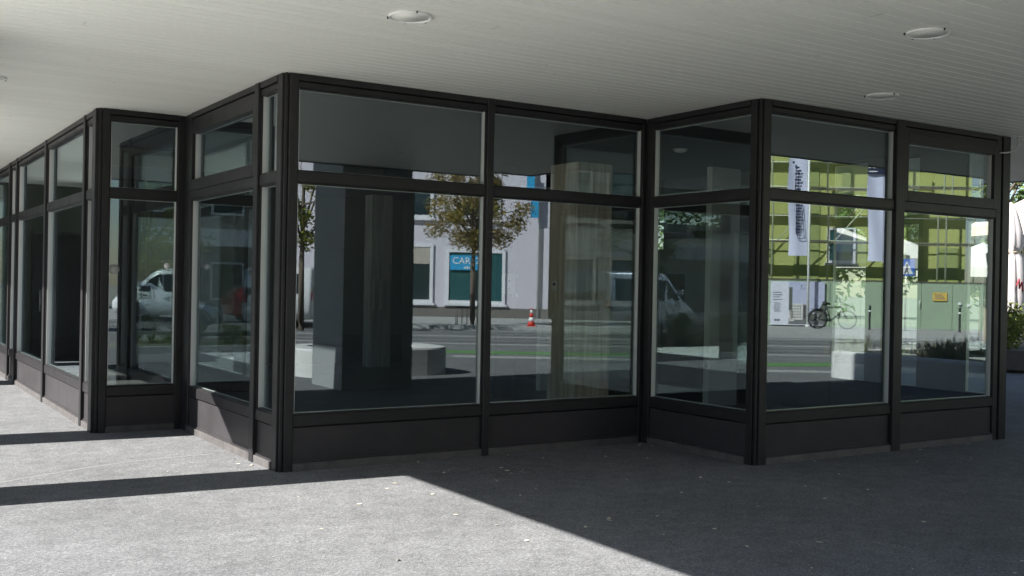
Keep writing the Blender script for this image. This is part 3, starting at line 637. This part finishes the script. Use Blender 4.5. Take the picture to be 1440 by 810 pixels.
def parasol_open(x, y, z, r, label, mm='canvas'):
    o = thing('open_parasol', label, 'parasol', (x,y,0))
    m = MB(); m.tube([(0,0,0),(0,0,z)],.03,8); obj('pole', m, M['bead'], o)
    m = MB(); m.lathe([(.4,0),(.4,.06),(.06,.1)],16); obj('base', m, M['black_metal'], o)
    n = 8; m = MB(); vs = [(0,0,z+.05)]+[(math.cos(2*math.pi*j/n)*r,math.sin(2*math.pi*j/n)*r,z-.62) for j in range(n)]+[(math.cos(2*math.pi*j/n)*r,math.sin(2*math.pi*j/n)*r,z-.85) for j in range(n)]
    m.add(vs, [(0,j+1,(j+1)%n+1) for j in range(n)]+[(j+1,(j+1)%n+1,(j+1)%n+1+n,j+1+n) for j in range(n)]); obj('canopy', m, M[mm], o, recalc=False)
    m = MB()
    for j in range(n): m.tube([(0,0,z),(math.cos(2*math.pi*j/n)*r*.97,math.sin(2*math.pi*j/n)*r*.97,z-.63)],.01,5)
    obj('ribs', m, M['bead'], o)
parasol_open(18.2,15.4,2.95,1.6,'open white parasol nearest the pavilion on the terrace')
parasol_open(21.6,16.6,2.95,1.6,'open white parasol in the middle of the terrace behind the hedge')
parasol_open(24.6,16.0,2.8,1.6,'open white parasol beside the dense green tree on the terrace')
parasol_open(23.6,14.3,3.75,1.3,'open tan parasol above the folded white one at the right edge','canvas_tan')
c = MB(); r = random.Random(4)
for _ in range(900):
    a = r.uniform(-3.6,3.6); b = -abs(r.gauss(0,.9))-.25; x = 21.9+a*math.cos(R(32))-b*math.sin(R(32)); y = 13.6+a*math.sin(R(32))+b*math.cos(R(32))
    t = r.uniform(0,6.3); s = r.uniform(.02,.045); u, v2 = math.cos(t)*s, math.sin(t)*s; z = .008+r.uniform(0,.02)
    c.add([(x-u,y-v2,z),(x+v2*.5,y-u*.5,z+.008),(x+u,y+v2,z+.004),(x-v2*.5,y+u*.5,z+.01)], [(0,1,2,3)])
tag(obj('leaf_litter', c, M['litter'], recalc=False), 'brown leaf litter strewn in front of the hedge planter', 'leaf litter', kind='stuff')

# ------------------------------------------------------------------ far side of the street
ANG = math.atan2(T.y, T.x)
def at(s, t): x, y = st(s, t); return (x, y, .12)
def house(name, label, s, t0, t1, h, depth, wall):
    o = thing(name, label, 'building', at(s, (t0+t1)/2), ANG)
    a = (t1-t0)/2; m = MB(); m.box(-a,a,-depth,0,-.12,h); obj('wall', m, wall, o); return o
def win(o, x0, x1, z0, z1, glassm, trim=.14, blind=None, name='window', tm='trim'):
    m = MB(); ring(m, x0, x1, z0, z1, trim, .003, .07); m.box(x0-.08, x1+.08, .003, .16, z0-.09, z0-.002); f = obj(name, m, M[tm], o)
    m = MB(); m.box(x0+trim+.002, x1-trim-.002, .004, .03, z0+trim+.002, z1-trim-.002); obj('pane', m, glassm, f)
    if blind: m = MB(); m.box(x0+trim+.01, x1-trim-.01, .032, .045, z0+(z1-z0)*blind, z1-trim-.01); obj('blind', m, M['blind'], f)
# lilac house: facade plane at s = 31.5, virtual depth about 45 m
HB = house('lilac_house', 'lilac grey house with white framed windows and a cyan shop sign', 31.2, -2, 10.2, 15, 10, M['lilac'])
hc = (-2+10.2)/2
def W(a, b, z0, z1, g, **k): win(HB, a-hc, b-hc, z0+0, z1, g, **k)
W(3.55, 5.28, .58, 3.1, M['shop_glass'], blind=.66); W(5.82, 8.35, .58, 2.9, M['teal_glass']); W(.6, 2.9, .58, 3.1, M['shop_glass'])
W(3.3, 5.25, 4.2, 5.6, M['shop_glass']); W(6.1, 8.1, 4.2, 5.6, M['shop_glass'], blind=.5); W(.4, 2.4, 4.2, 5.6, M['shop_glass'])
W(3.3, 5.25, 7.2, 8.7, M['shop_glass']); W(3.3, 5.25, 10.2, 11.7, M['shop_glass']); W(6.1, 8.1, 10.2, 11.7, M['shop_glass']); W(6.1, 8.1, 7.2, 8.7, M['shop_glass'])
m = MB(); m.box(-6.12, 6.12, .0, .06, -.12, .42); obj('plinth', m, M['brown_wall'], HB)
m = MB(); m.box(-6.2, 6.2, 0, .35, 14.8, 15); obj('cornice', m, M['trim'], HB)
m = MB(); m.box(7.05-hc, 7.12-hc, .031, .08, .74, 2.2); obj('mullion', m, M['fascia'], HB)
m = MB(); m.tube([(9.75-hc, .1, .0), (9.75-hc, .1, 14.7)], .05, 8); obj('downpipe', m, M['bead'], HB)
o = thing('shop_sign', 'cyan shop sign with white lettering hung in the ground floor window of the lilac house', 'sign', at(31.2, 6.72), ANG); o.location.z = 2.44
m = MB(); m.box(-.72, .72, .085, .115, -.31, .31); bd = obj('board', m, M['cyan'], o)
m = MB(); text_into(m, 'CARL2', .40, lambda x, y, d: (x-.03, .122+d, y+.07))
for k in range(7): m.box(-.12+k*.07, -.075+k*.07, .117, .124, -.25, -.18+.02*(k%3))
obj('lettering', m, M['white'], o)
# cream corner house right of it and the houses behind the parked cars
HC = house('dark_house', 'dark brown grey house with tall dark windows right of the lilac house', 31.0, 10.4, 14.6, 14, 9, M['brown_dark'])
for a in (-1.7, .25):
    for z in (.7, 4.2, 7.4, 10.6): win(HC, a, a+1.4, z, z+2.0, M['shop_glass'], tm='brown_wall')
m = MB(); m.box(-2.2, 2.2, -9.1, .3, 14, 14.25); obj('roof', m, M['roof'], HC)
o = thing('cyan_flag', 'cyan hanging flag on a bracket high on the corner of the lilac house', 'flag', at(30.9, 9.55), ANG)
m = MB(); m.box(-.16, .16, -.012, .012, 4.3, 6.0); obj('cloth', m, M['cyan'], o)
m = MB(); m.tube([(0,-.3,6.05),(0,.25,6.05)], .025, 8); obj('bracket', m, M['bead'], o)
def far_house(name, label, x0, x1, y, h, wall, band, nwin):
    o = thing(name, label, 'building', ((x0+x1)/2, y, 0)); a = (x1-x0)/2
    m = MB(); m.box(-a, a, -9, 0, 0, h); obj('wall', m, wall, o)
    m = MB(); m.box(-a-.02, a+.02, .0, .5, 3.3, 4.15); obj('balcony_band', m, band, o)
    m = MB(); m.box(-a-.3, a+.3, -9.3, .5, h, h+.25); obj('roof', m, M['roof'], o)
    for k in range(nwin):
        c = -a+(k+.5)*2*a/nwin
        for z in (.6, 4.9, 8.1, 11.2):
            f = MB(); ring(f, c-.85, c+.85, z, z+1.9, .1, .003, .06); fo = obj('window', f, M['trim'], o)
            p = MB(); p.box(c-.745, c+.745, .004, .03, z+.102, z+1.798); obj('pane', p, M['shop_glass'], fo)
far_house('apartment_house', 'long brown grey apartment house with a pale balcony band behind the silver car', -16, 6, -31, 14, M['brown_wall'], M['trim'], 6)
far_house('apartment_house', 'cream apartment house with a pale balcony band behind the silver blue van', -44, -17, -33, 14.5, M['cream'], M['trim'], 7)

# the building site: scaffolded house, hoarding, poster, flags
HG = house('scaffolded_house', 'yellow green house wrapped in netting and scaffolding behind the hoarding', 30.6, 14.9, 25.2, 17, 10, M['olive'])
gc = (14.9+25.2)/2
m = MB()
for a, b, z0, z1 in ((18.3,19.3,.2,6.2),(22.75,23.55,2.1,3.3),(20.2,20.6,2.2,6.2),(24.1,24.9,2.0,3.2),(22.6,23.5,3.6,4.9),(17.0,17.5,2.0,3.3)): m.box(a-gc, b-gc, .003, .03, z0, z1)
obj('dark_netting', m, M['olive_dark'], HG)
win(HG, 19.6-gc, 20.75-gc, 2.5, 3.9, M['teal_glass'], trim=.1); win(HG, 21.9-gc, 22.6-gc, 2.6, 4.0, M['shop_glass'], trim=.08)
m = MB()
for t in (15.4, 17.2, 19.35, 21.6, 23.7, 24.02, 25.1): m.tube([(t-gc, 1.0, -.12), (t-gc, 1.0, 16.5)], .035, 6)
for z in (3.32, 5.35, 7.4, 9.5, 11.6, 13.7):
    m.tube([(-5.1, 1.0, z), (5.1, 1.0, z)], .03, 6); m.tube([(-5.1, 1.0, z+.95), (5.1, 1.0, z+.95)], .025, 6)
for t in (16.3, 18.3, 20.5): m.tube([(t-gc-.9, 1.02, 3.32), (t-gc+.9, 1.02, 5.35)], .022, 6)
sc = obj('scaffold_tubes', m, M['scaffold'], HG)
m = MB()
for z in (3.24, 5.27, 7.32, 9.42, 11.52, 13.62): m.box(-5.1, 5.1, .68, .98, z, z+.05)
obj('scaffold_deck', m, M['canvas_tan'], HG)
o = thing('hoarding', 'sage green board hoarding along the far pavement in front of the scaffolded house', 'hoarding', at(29.3, 21.0), ANG)
m = MB()
for k in range(11): m.box(-6.4+k*1.2, -5.22+k*1.2, -.04, .0, .0, 1.78+.0*(k%2))
obj('boards', m, M['hoard'], o, bevel=.006)
m = MB()
for k in range(12): m.box(-6.45+k*1.2, -6.37+k*1.2, -.14, -.042, .0, 1.7)
m.box(-6.4, 6.8, -.06, .02, 1.785, 1.83); obj('posts', m, M['planter_dark'], o)
m = MB(); m.tube([(1.9,.05,.85),(1.9,.05,1.1)], .018, 6); m.box(3.4,3.5,.002,.05,.95,1.05); m.box(3.75,3.85,.002,.05,.9,1.0); obj('latch', m, M['white'], o)
o = thing('notice', 'small yellow notice board on the green hoarding', 'sign', at(29.28, 23.69), ANG)
m = MB(); m.box(-.27, .27, .002, .02, 1.1, 1.42); obj('board', m, M['yellow'], o)
m = MB()
for k in range(3): m.box(-.2, .2-.06*k, .021, .025, 1.17+k*.075, 1.2+k*.075)
obj('printed_lines', m, M['poster_grey'], o)
o = thing('poster', 'large building project poster with a white text column on the green hoarding', 'poster', at(29.25, 18.12), ANG)
m = MB(); m.box(-1.03, 1.03, .0, .03, .05, 1.72); obj('board', m, M['poster_white'], o)
m = MB(); m.box(-.34, 1.03, .0305, .033, .55, 1.72); m.box(-.34,1.03,.0305,.033,.3,.55, 1); m.box(-.34,1.03,.0305,.033,.08,.3, 2)
# printed picture: pale block of flats, street, tree
m.box(-.3,.2,.0335,.035,.26,.88,1); m.box(.2,.44,.0335,.035,.3,.84,3); m.box(-.32,-.14,.0335,.035,.2,.62,1)
for c in range(4):
    for rr in range(5): m.box(-.22+c*.1,-.17+c*.1,.0355,.037,.33+rr*.105,.385+rr*.105,3)
for c in range(2):
    for rr in range(4): m.box(.235+c*.1,.29+c*.1,.0355,.037,.36+rr*.11,.42+rr*.11,4)
m.box(.44,.75,.0335,.035,.27,.5,5); m.box(.8,1.03,.0335,.035,.3,.66,5); m.box(.5,.74,.0355,.037,.22,.29,4); m.box(-.33,-.2,.0335,.035,.62,1.5,5)
m.add([(.7,.0335,.5),(.95,.0335,.9),(1.03,.0335,1.0),(1.03,.0335,.6)], [(0,1,2,3)], 5)
obj('print', m, [M['poster_sky'],M['poster_block'],M['poster_street'],M['poster_shade'],M['poster_dark'],M['poster_green']], o)
m = MB()
for k, (z, l) in enumerate(((1.28,.34),(1.19,.36),(1.1,.3),(1.0,.36))): m.box(-.95,-.95+l,.0305,.034,z,z+.03)
for k in range(9): m.box(-.9,-.62-.03*(k%3),.0305,.034,.55+k*.042,.565+k*.042)
m.box(-.88,-.66,.0305,.034,.2,.27); m.box(.12,.16,.0335,.036,1.5,1.6); m.box(.08,.3,.0335,.036,1.45,1.465); obj('lettering', m, M['poster_grey'], o)
def flag(t, label, logo):
    o = thing('banner_flag', label, 'flag', at(28.9, t), ANG)
    m = MB(); m.tube([(0,0,-.02),(0,0,7.9)], [.05,.035], 10); m.lathe([(.09,-.02),(.09,.06),(.05,.08)], 12); m.tube([(0,0,7.6),(-.8,.0,7.6)], .018, 6); obj('pole', m, M['pole'], o)
    n, k = 8, 26; vs = []
    for i in range(k):
        z = 7.55-i*(4.85 if not logo else 5.0)/(k-1)
        for j in range(n):
            u = j/(n-1); x = -.06-u*.74*(1-.10*math.sin(i*.35)*.5*u); y = .05*math.sin(u*5+i*.22)*u+.02
            vs.append((x,y,z))
    fs = [(i*n+j,i*n+j+1,(i+1)*n+j+1,(i+1)*n+j) for i in range(k-1) for j in range(n-1)]
    nv = len(vs); vs2 = vs+[(x,y-.004,z) for x,y,z in vs]; fs2 = fs+[tuple(i+nv for i in f[::-1]) for f in fs]
    m = MB(); m.add(vs2, fs2, 0, True); cl = obj('cloth', m, M['banner'], o, recalc=False)
    m = MB()
    if logo:
        m.box(-.82,-.04,.075,.085,5.82,7.3); obj('dark_panel', m, M['ink'], cl)
        m = MB(); text_into(m, 'BOLA2', .26, lambda x, y, d: (x-.43, .093+d, y+6.12)); m.box(-.78,-.45,.088,.095,5.9,5.94); obj('lettering', m, M['white'], cl)
    else:
        for k in range(22): m.box(-.52-.03*(k%2), -.40+.04*((k*7)%3), .086, .094, 3.55+k*.115, 3.60+k*.115+.02*((k*5)%2))
        m.box(-.53, -.50, .086, .094, 3.5, 6.0)
        m.tube([(-.46,.09,3.35),(-.2,.09,3.35)], .012, 5); m.tube([(-.2,.09,3.35),(-.33,.09,4.7)], .012, 5); m.tube([(-.46,.09,3.35),(-.33,.09,4.7)],.008,5); m.lathe([(.045,.085),(.045,.095)],12,(-.62,0,6.2),'y'); obj('lettering', m, M['ink'], cl)
    return o
flag(18.42, 'tall white flag with vertical dark lettering on a white pole above the poster', False)
flag(21.45, 'tall white flag with a dark lettered block at the top on a white pole', True)
o = thing('crossing_sign', 'square blue pedestrian crossing sign on a slim pole before the hoarding', 'sign', at(27, 21.5), ANG)
m = MB(); m.tube([(0,0,0),(0,0,2.75)], .03, 8); obj('pole', m, M['steel'], o)
m = MB(); m.box(-.3,.3,.035,.05,2.0,2.62); obj('board', m, M['sign_blue'], o, bevel=.01)
m = MB(); m.add([(-.24,.052,2.07),(.24,.052,2.07),(0,.052,2.56),(-.24,.056,2.07),(.24,.056,2.07),(0,.056,2.56)], [(0,1,2),(3,5,4),(0,3,4,1),(1,4,5,2),(2,5,3,0)]); obj('triangle', m, M['white'], o)
m = MB(); m.lathe([(.035,.0575),(.035,.061)],12,(.01,0,2.40),'y'); m.tube([(0,.06,2.36),(-.01,.06,2.24)],.03,6); m.tube([(-.01,.06,2.25),(-.08,.06,2.1)],.018,6); m.tube([(-.01,.06,2.25),(.06,.06,2.1)],.018,6); m.tube([(0,.06,2.35),(.08,.06,2.26)],.012,6); obj('walking_figure', m, M['ink'], o)
o = thing('litter_bin', 'blue grey litter bin with a pale lid beside the crossing sign pole', 'bin', at(27, 21.05), ANG)
m = MB(); m.lathe([(.2,.08),(.23,.15),(.25,.78)],18); m.lathe([(.05,0),(.05,.1)],10); obj('body', m, M['bin_grey'], o)
m = MB(); m.lathe([(.28,.79),(.28,.83),(.2,.9),(.02,.92)],18); obj('lid', m, M['plastic_grey'], o)
def bollard(t, s, label):
    o = thing('bollard', label, 'bollard', at(s, t), ANG, 'dark posts on the far pavement'); m = MB(); m.lathe([(.05,0),(.04,.03),(.04,.82),(.045,.84),(.045,.88),(.01,.9)],12); obj('post', m, M['black_metal'], o)
    m = MB(); m.lathe([(.043,.66),(.043,.72)],12); obj('band', m, M['white'], o)
bollard(20.14, 27, 'dark post right beside the parked bicycle'); bollard(20.75, 27, 'dark post midway between the bicycle and the litter bin'); bollard(23.4, 26.8, 'dark post in front of the yellow notice')
# bicycle
o = thing('bicycle', 'dark city bicycle parked before the project poster and the hoarding', 'bicycle', at(27.2, 18.85), ANG+R(6))
def wheel(x):
    m = MB(); n = 28
    m.tube([(x+math.cos(2*math.pi*k/n)*.325, 0, .345+math.sin(2*math.pi*k/n)*.325) for k in range(n)], .03, 6, closed=True); wh = obj('wheel', m, M['tyre'], o)
    m = MB()
    for k in range(14): a = 2*math.pi*k/14; m.tube([(x,0,.345),(x+math.cos(a)*.3,0,.345+math.sin(a)*.3)], .004, 4)
    m.tube([(x,-.05,.345),(x,.05,.345)], .025, 8); obj('spokes', m, M['steel'], wh)
wheel(-.53); wheel(.53)
m = MB(); bb = (-.08,0,.3); st_ = (-.2,0,.78); hd = (.33,0,.82); hb = (.37,0,.68)
for a, b in ((bb,st_),(bb,hb),(st_,hd),((-.53,0,.345),bb),((-.53,0,.345),st_),(hd,hb),(hb,(.53,0,.345))): m.tube([a,b], .028, 8)
obj('bicycle_frame', m, M['black_metal'], o)
m = MB(); m.tube([(.3,0,.82),(.27,0,.98)],.014,6); m.tube([(.1,-.28,1.0),(.25,-.24,1.0),(.27,0,.98),(.25,.24,1.0),(.1,.28,1.0)],.014,6); obj('handlebar', m, M['black_metal'], o)
m = MB(); m.tube([(-.2,0,.78),(-.23,0,.9)],.014,6); m.tube([(-.36,0,.92),(-.24,0,.93),(-.08,0,.91)],[.075,.06,.022],10); obj('saddle', m, M['dark'], o)
m = MB(); m.box(-.78,-.35,-.07,.07,.72,.735); m.tube([(-.72,.06,.72),(-.53,.06,.36)],.008,5); obj('rack', m, M['black_metal'], o)
m = MB(); n = 10; m.tube([(-.53+math.cos(R(20+k*16))*.37,0,.345+math.sin(R(20+k*16))*.37) for k in range(n)], .025, 6); obj('mudguard', m, M['black_metal'], o)
m = MB(); m.tube([(-.08,-.1,.3),(-.08,.1,.3)],.02,6); m.tube([(-.08,.1,.3),(.04,.1,.18)],.012,5); m.tube([(-.08,-.1,.3),(-.2,-.1,.42)],.012,5); m.box(.0,.1,.1,.18,.16,.19); m.box(-.26,-.16,-.18,-.1,.41,.44); obj('pedals', m, M['dark'], o)
# tree guard and red white barrier
o = thing('tree_guard', 'low dark steel guard railing round the foot of the autumn street tree', 'railing', (18.66,-15.5,.12), ANG)
m = MB()
for y in (-.5,.5):
    m.tube([(-.55,y,.0),(-.55,y,.6),(.55,y,.6),(.55,y,.0)],.018,6)
    for k in range(5): m.tube([(-.36+k*.18,y,.02),(-.36+k*.18,y,.6)],.01,5)
obj('hoops', m, M['black_metal'], o)
o = thing('traffic_cone', 'red and white striped traffic cone on the far pavement', 'cone', at(22.9, 9.36), ANG)
m = MB(); m.box(-.19,.19,-.19,.19,0,.03); m.lathe([(.15,.03),(.125,.2),(.124,.2)],18); m.lathe([(.096,.38),(.07,.55)],18); m.lathe([(.045,.7),(.03,.78)],18); obj('body', m, M['cone_red'], o)
m = MB(); m.lathe([(.124,.201),(.097,.379)],18); m.lathe([(.069,.551),(.046,.699)],18); obj('white_band', m, M['white'], o); o.scale = (.82,.82,.82)

# ------------------------------------------------------------------ vehicles
def vehicle(name, label, cat, x, y, rot, stations, paint, wheels, wr, glass_side, wind, rear, doors):
    """stations: (x, z_bottom, z_belt, z_top, half width at the belt, half width at the top)"""
    o = thing(name, label, cat, (x,y,.006), rot)
    k = len(stations); vs = []; n = 10
    for (sx, zb, zw, zt, hw, ht) in stations:
        vs += [(sx,-hw*.86,zb),(sx,-hw,zb+(zw-zb)*.35),(sx,-hw*.985,zw),(sx,-ht,zt-.05),(sx,-ht*.82,zt),(sx,ht*.82,zt),(sx,ht,zt-.05),(sx,hw*.985,zw),(sx,hw,zb+(zw-zb)*.35),(sx,hw*.86,zb)]
    fs = [(i*n+j,i*n+(j+1)%n,(i+1)*n+(j+1)%n,(i+1)*n+j) for i in range(k-1) for j in range(n)]+[tuple(range(n)),tuple((k-1)*n+j for j in range(n))[::-1]]
    m = MB(); m.add(vs, fs, 0, True); b = obj('body', m, paint, o); b.modifiers.new('soft','BEVEL').width = .03
    def at_side(px, z):
        for i in range(k-1):
            a, c = stations[i], stations[i+1]
            if a[0] <= px <= c[0] or c[0] <= px <= a[0]:
                f = (px-a[0])/((c[0]-a[0]) or 1); q = [a[j]+(c[j]-a[j])*f for j in range(6)]
                g = max(0,min(1,(z-q[2])/max(.01,q[3]-.05-q[2]))); return q[4]*.985+(q[5]-q[4]*.985)*g
        return stations[0][4]
    for q in glass_side:
        for sg in (-1,1):
            m = MB(); a = [(px, sg*(at_side(px,z)+.006), z) for px, z in q]; m.add(a, [tuple(range(len(a)))]); obj('side_window', m, M['car_glass'], o, recalc=False)
    for nm, (xa, za, wa, xb, zb, wb) in (('windscreen', wind), ('rear_window', rear)):
        m = MB(); m.add([(xa,-wa,za),(xa,wa,za),(xb,wb,zb),(xb,-wb,zb)], [(0,1,2,3)]); obj(nm, m, M['car_glass'], o, recalc=False)
    for wx in wheels:
        for sg in (-1,1):
            yy = sg*(stations[k//2][4]-.1)
            m = MB(); m.lathe([(wr*.62,-.11),(wr*.95,-.11),(wr,-.07),(wr,.07),(wr*.95,.11),(wr*.62,.11)],26,(wx,yy,wr),'y'); wo = obj('wheel', m, M['tyre'], o)
            m = MB(); m.lathe([(wr*.61,-.1),(wr*.6,.09),(wr*.2,.1),(.02,.11)] if sg > 0 else [(.02,-.11),(wr*.2,-.1),(wr*.6,-.09),(wr*.61,.1)],20,(wx,yy,wr),'y'); obj('rim', m, M['rim'], wo)
            m = MB(); n2 = 14; m.tube([(wx+math.cos(math.pi*j/n2)*(wr+.05), sg*(stations[k//2][4]+.004), wr+math.sin(math.pi*j/n2)*(wr+.05)) for j in range(n2+1)], .035, 6); obj('wheel_arch', m, M['gasket'], o)
    x0, x1 = stations[0], stations[-1]
    for sg in (-1,1):
        m = MB(); m.box(x1[0]-.12, x1[0]+.015, *sorted((sg*x1[4]*.55, sg*x1[4]*.95)), x1[2]-.22, x1[2]-.06); obj('headlight', m, M['lamp_clear'], o, bevel=.02)
        m = MB(); m.box(x0[0]-.015, x0[0]+.1, *sorted((sg*x0[4]*.72, sg*x0[4]*.97)), x0[2]-.15, x0[2]+.12); obj('tail_light', m, M['lamp_red'], o, bevel=.02)
    m = MB()
    for px, z0, z1 in doors:
        for sg in (-1,1): m.box(px-.006, px+.006, *sorted((sg*(at_side(px,z0)-.02), sg*(at_side(px,z0)+.008))), z0, z1)
    obj('door_gaps', m, M['gasket'], o)
    m = MB()
    for px, z0, z1 in doors:
        for sg in (-1,1): m.box(px-.22, px-.06, *sorted((sg*(at_side(px-.1,z1)), sg*(at_side(px-.1,z1)+.03))), z1-.13, z1-.1)
    obj('door_handle', m, M['gasket'], o)
    for sg in (-1,1):
        mxp = wind[0]-.25; m = MB(); m.box(mxp-.07, mxp+.07, *sorted((sg*(at_side(mxp,wind[1]+.1)+.02), sg*(at_side(mxp,wind[1]+.1)+.2))), wind[1]+.04, wind[1]+.22); obj('mirror', m, paint, o, bevel=.02)
    return o
VAN = [(-2.55,.35,1.05,1.92,.92,.82),(-2.45,.28,1.05,1.97,.95,.84),(-.6,.28,1.05,1.99,.96,.85),(.75,.28,1.05,1.96,.96,.83),(1.0,.28,1.05,1.86,.96,.80),(1.65,.28,1.08,1.32,.95,.78),(1.9,.28,1.0,1.12,.93,.80),(2.35,.3,.85,.95,.88,.76),(2.5,.38,.75,.82,.78,.66)]
vg = [[(-2.3,1.12),(-1.1,1.12),(-1.1,1.76),(-2.25,1.76)],[(-1.0,1.12),(.1,1.12),(.1,1.76),(-1.0,1.76)],[(.2,1.12),(1.5,1.14),(1.1,1.55),(.8,1.74),(.2,1.76)]]
vehicle('van', 'silver blue panel van with dark side windows parked beyond the planted bed', 'van', -6.7, -8.6, R(197), VAN, M['van_paint'], (-1.6,1.6), .34, vg, (1.72,1.24,.7,1.0,1.88,.72), (-2.56,1.15,.75,-2.53,1.75,.7), [(-1.05,.5,1.1),(.15,.5,1.1),(1.35,.5,1.1)])
CAR = [(-2.2,.4,.82,.95,.78,.7),(-2.1,.25,.88,1.1,.85,.68),(-1.7,.22,.9,1.36,.88,.62),(-.6,.22,.92,1.47,.89,.62),(.2,.22,.92,1.44,.89,.62),(1.0,.22,.9,1.0,.88,.68),(1.7,.24,.78,.86,.86,.7),(2.05,.3,.66,.74,.78,.6)]
cg = [[(-1.85,1.0),(-.75,1.0),(-.75,1.33),(-1.5,1.31)],[(-.68,1.0),(.15,1.0),(.15,1.35),(-.68,1.35)],[(.2,1.0),(.85,1.0),(.35,1.3),(.2,1.33)]]
cw = ((1.03,1.01,.62,.25,1.42,.56), (-2.13,1.02,.6,-1.72,1.37,.55)); cdr = [(-.72,.4,.95),(.18,.4,.95),(.95,.4,.9)]
vehicle('car', 'silver estate car parked just behind the planted bed', 'car', -1.3, -9.2, R(180), CAR, M['car_paint'], (-1.35,1.3), .32, cg, *cw, cdr)
vehicle('car', 'red hatchback parked in the far row behind the silver estate car', 'car', -8.4, -17.1, R(178), CAR, M['car_red'], (-1.35,1.3), .32, cg, *cw, cdr)
vehicle('van', 'white panel van parked to the right of the silver estate car', 'van', 3.6, -11.5, R(185), VAN, M['car_white'], (-1.6,1.6), .34, vg, (1.72,1.24,.7,1.0,1.88,.72), (-2.56,1.15,.75,-2.53,1.75,.7), [(-1.05,.5,1.1),(.15,.5,1.1),(1.35,.5,1.1)])
vehicle('van', 'white panel van parked across the tram tracks before the lilac house', 'van', *st(21.0, -.3), ANG+math.pi, VAN, M['car_white'], (-1.6,1.6), .34, vg, (1.72,1.24,.7,1.0,1.88,.72), (-2.56,1.15,.75,-2.53,1.75,.7), [(-1.05,.5,1.1),(.15,.5,1.1),(1.35,.5,1.1)])
# woods closing the horizon
def wood(name, label, pts, mname, seed, n, hh):
    r = random.Random(seed); c = MB(); cs = []
    for (x0,y0),(x1,y1) in zip(pts[:-1], pts[1:]):
        k = int(math.hypot(x1-x0,y1-y0)/.55)
        for i in range(k):
            f = i/k; cs.append((x0+(x1-x0)*f+r.uniform(-1.5,1.5), y0+(y1-y0)*f+r.uniform(-1.5,1.5), r.uniform(.15,.8)*hh, 2.4, 2.4, hh*.25))
    leaf_cloud(c, cs, n, .24, r); tag(obj(name, c, M[mname], recalc=False), label, 'trees', kind='stuff')
wood('distant_trees', 'far belt of green trees closing the horizon beyond the terrace', [(62,-12),(60,20),(46,44),(20,58)], 'leaf_green', 3, 50000, 9)
wood('distant_trees', 'far belt of trees closing the horizon beyond the parked cars', [(-58,-34),(-62,0),(-50,34),(-20,52)], 'leaf_green', 4, 36000, 9)
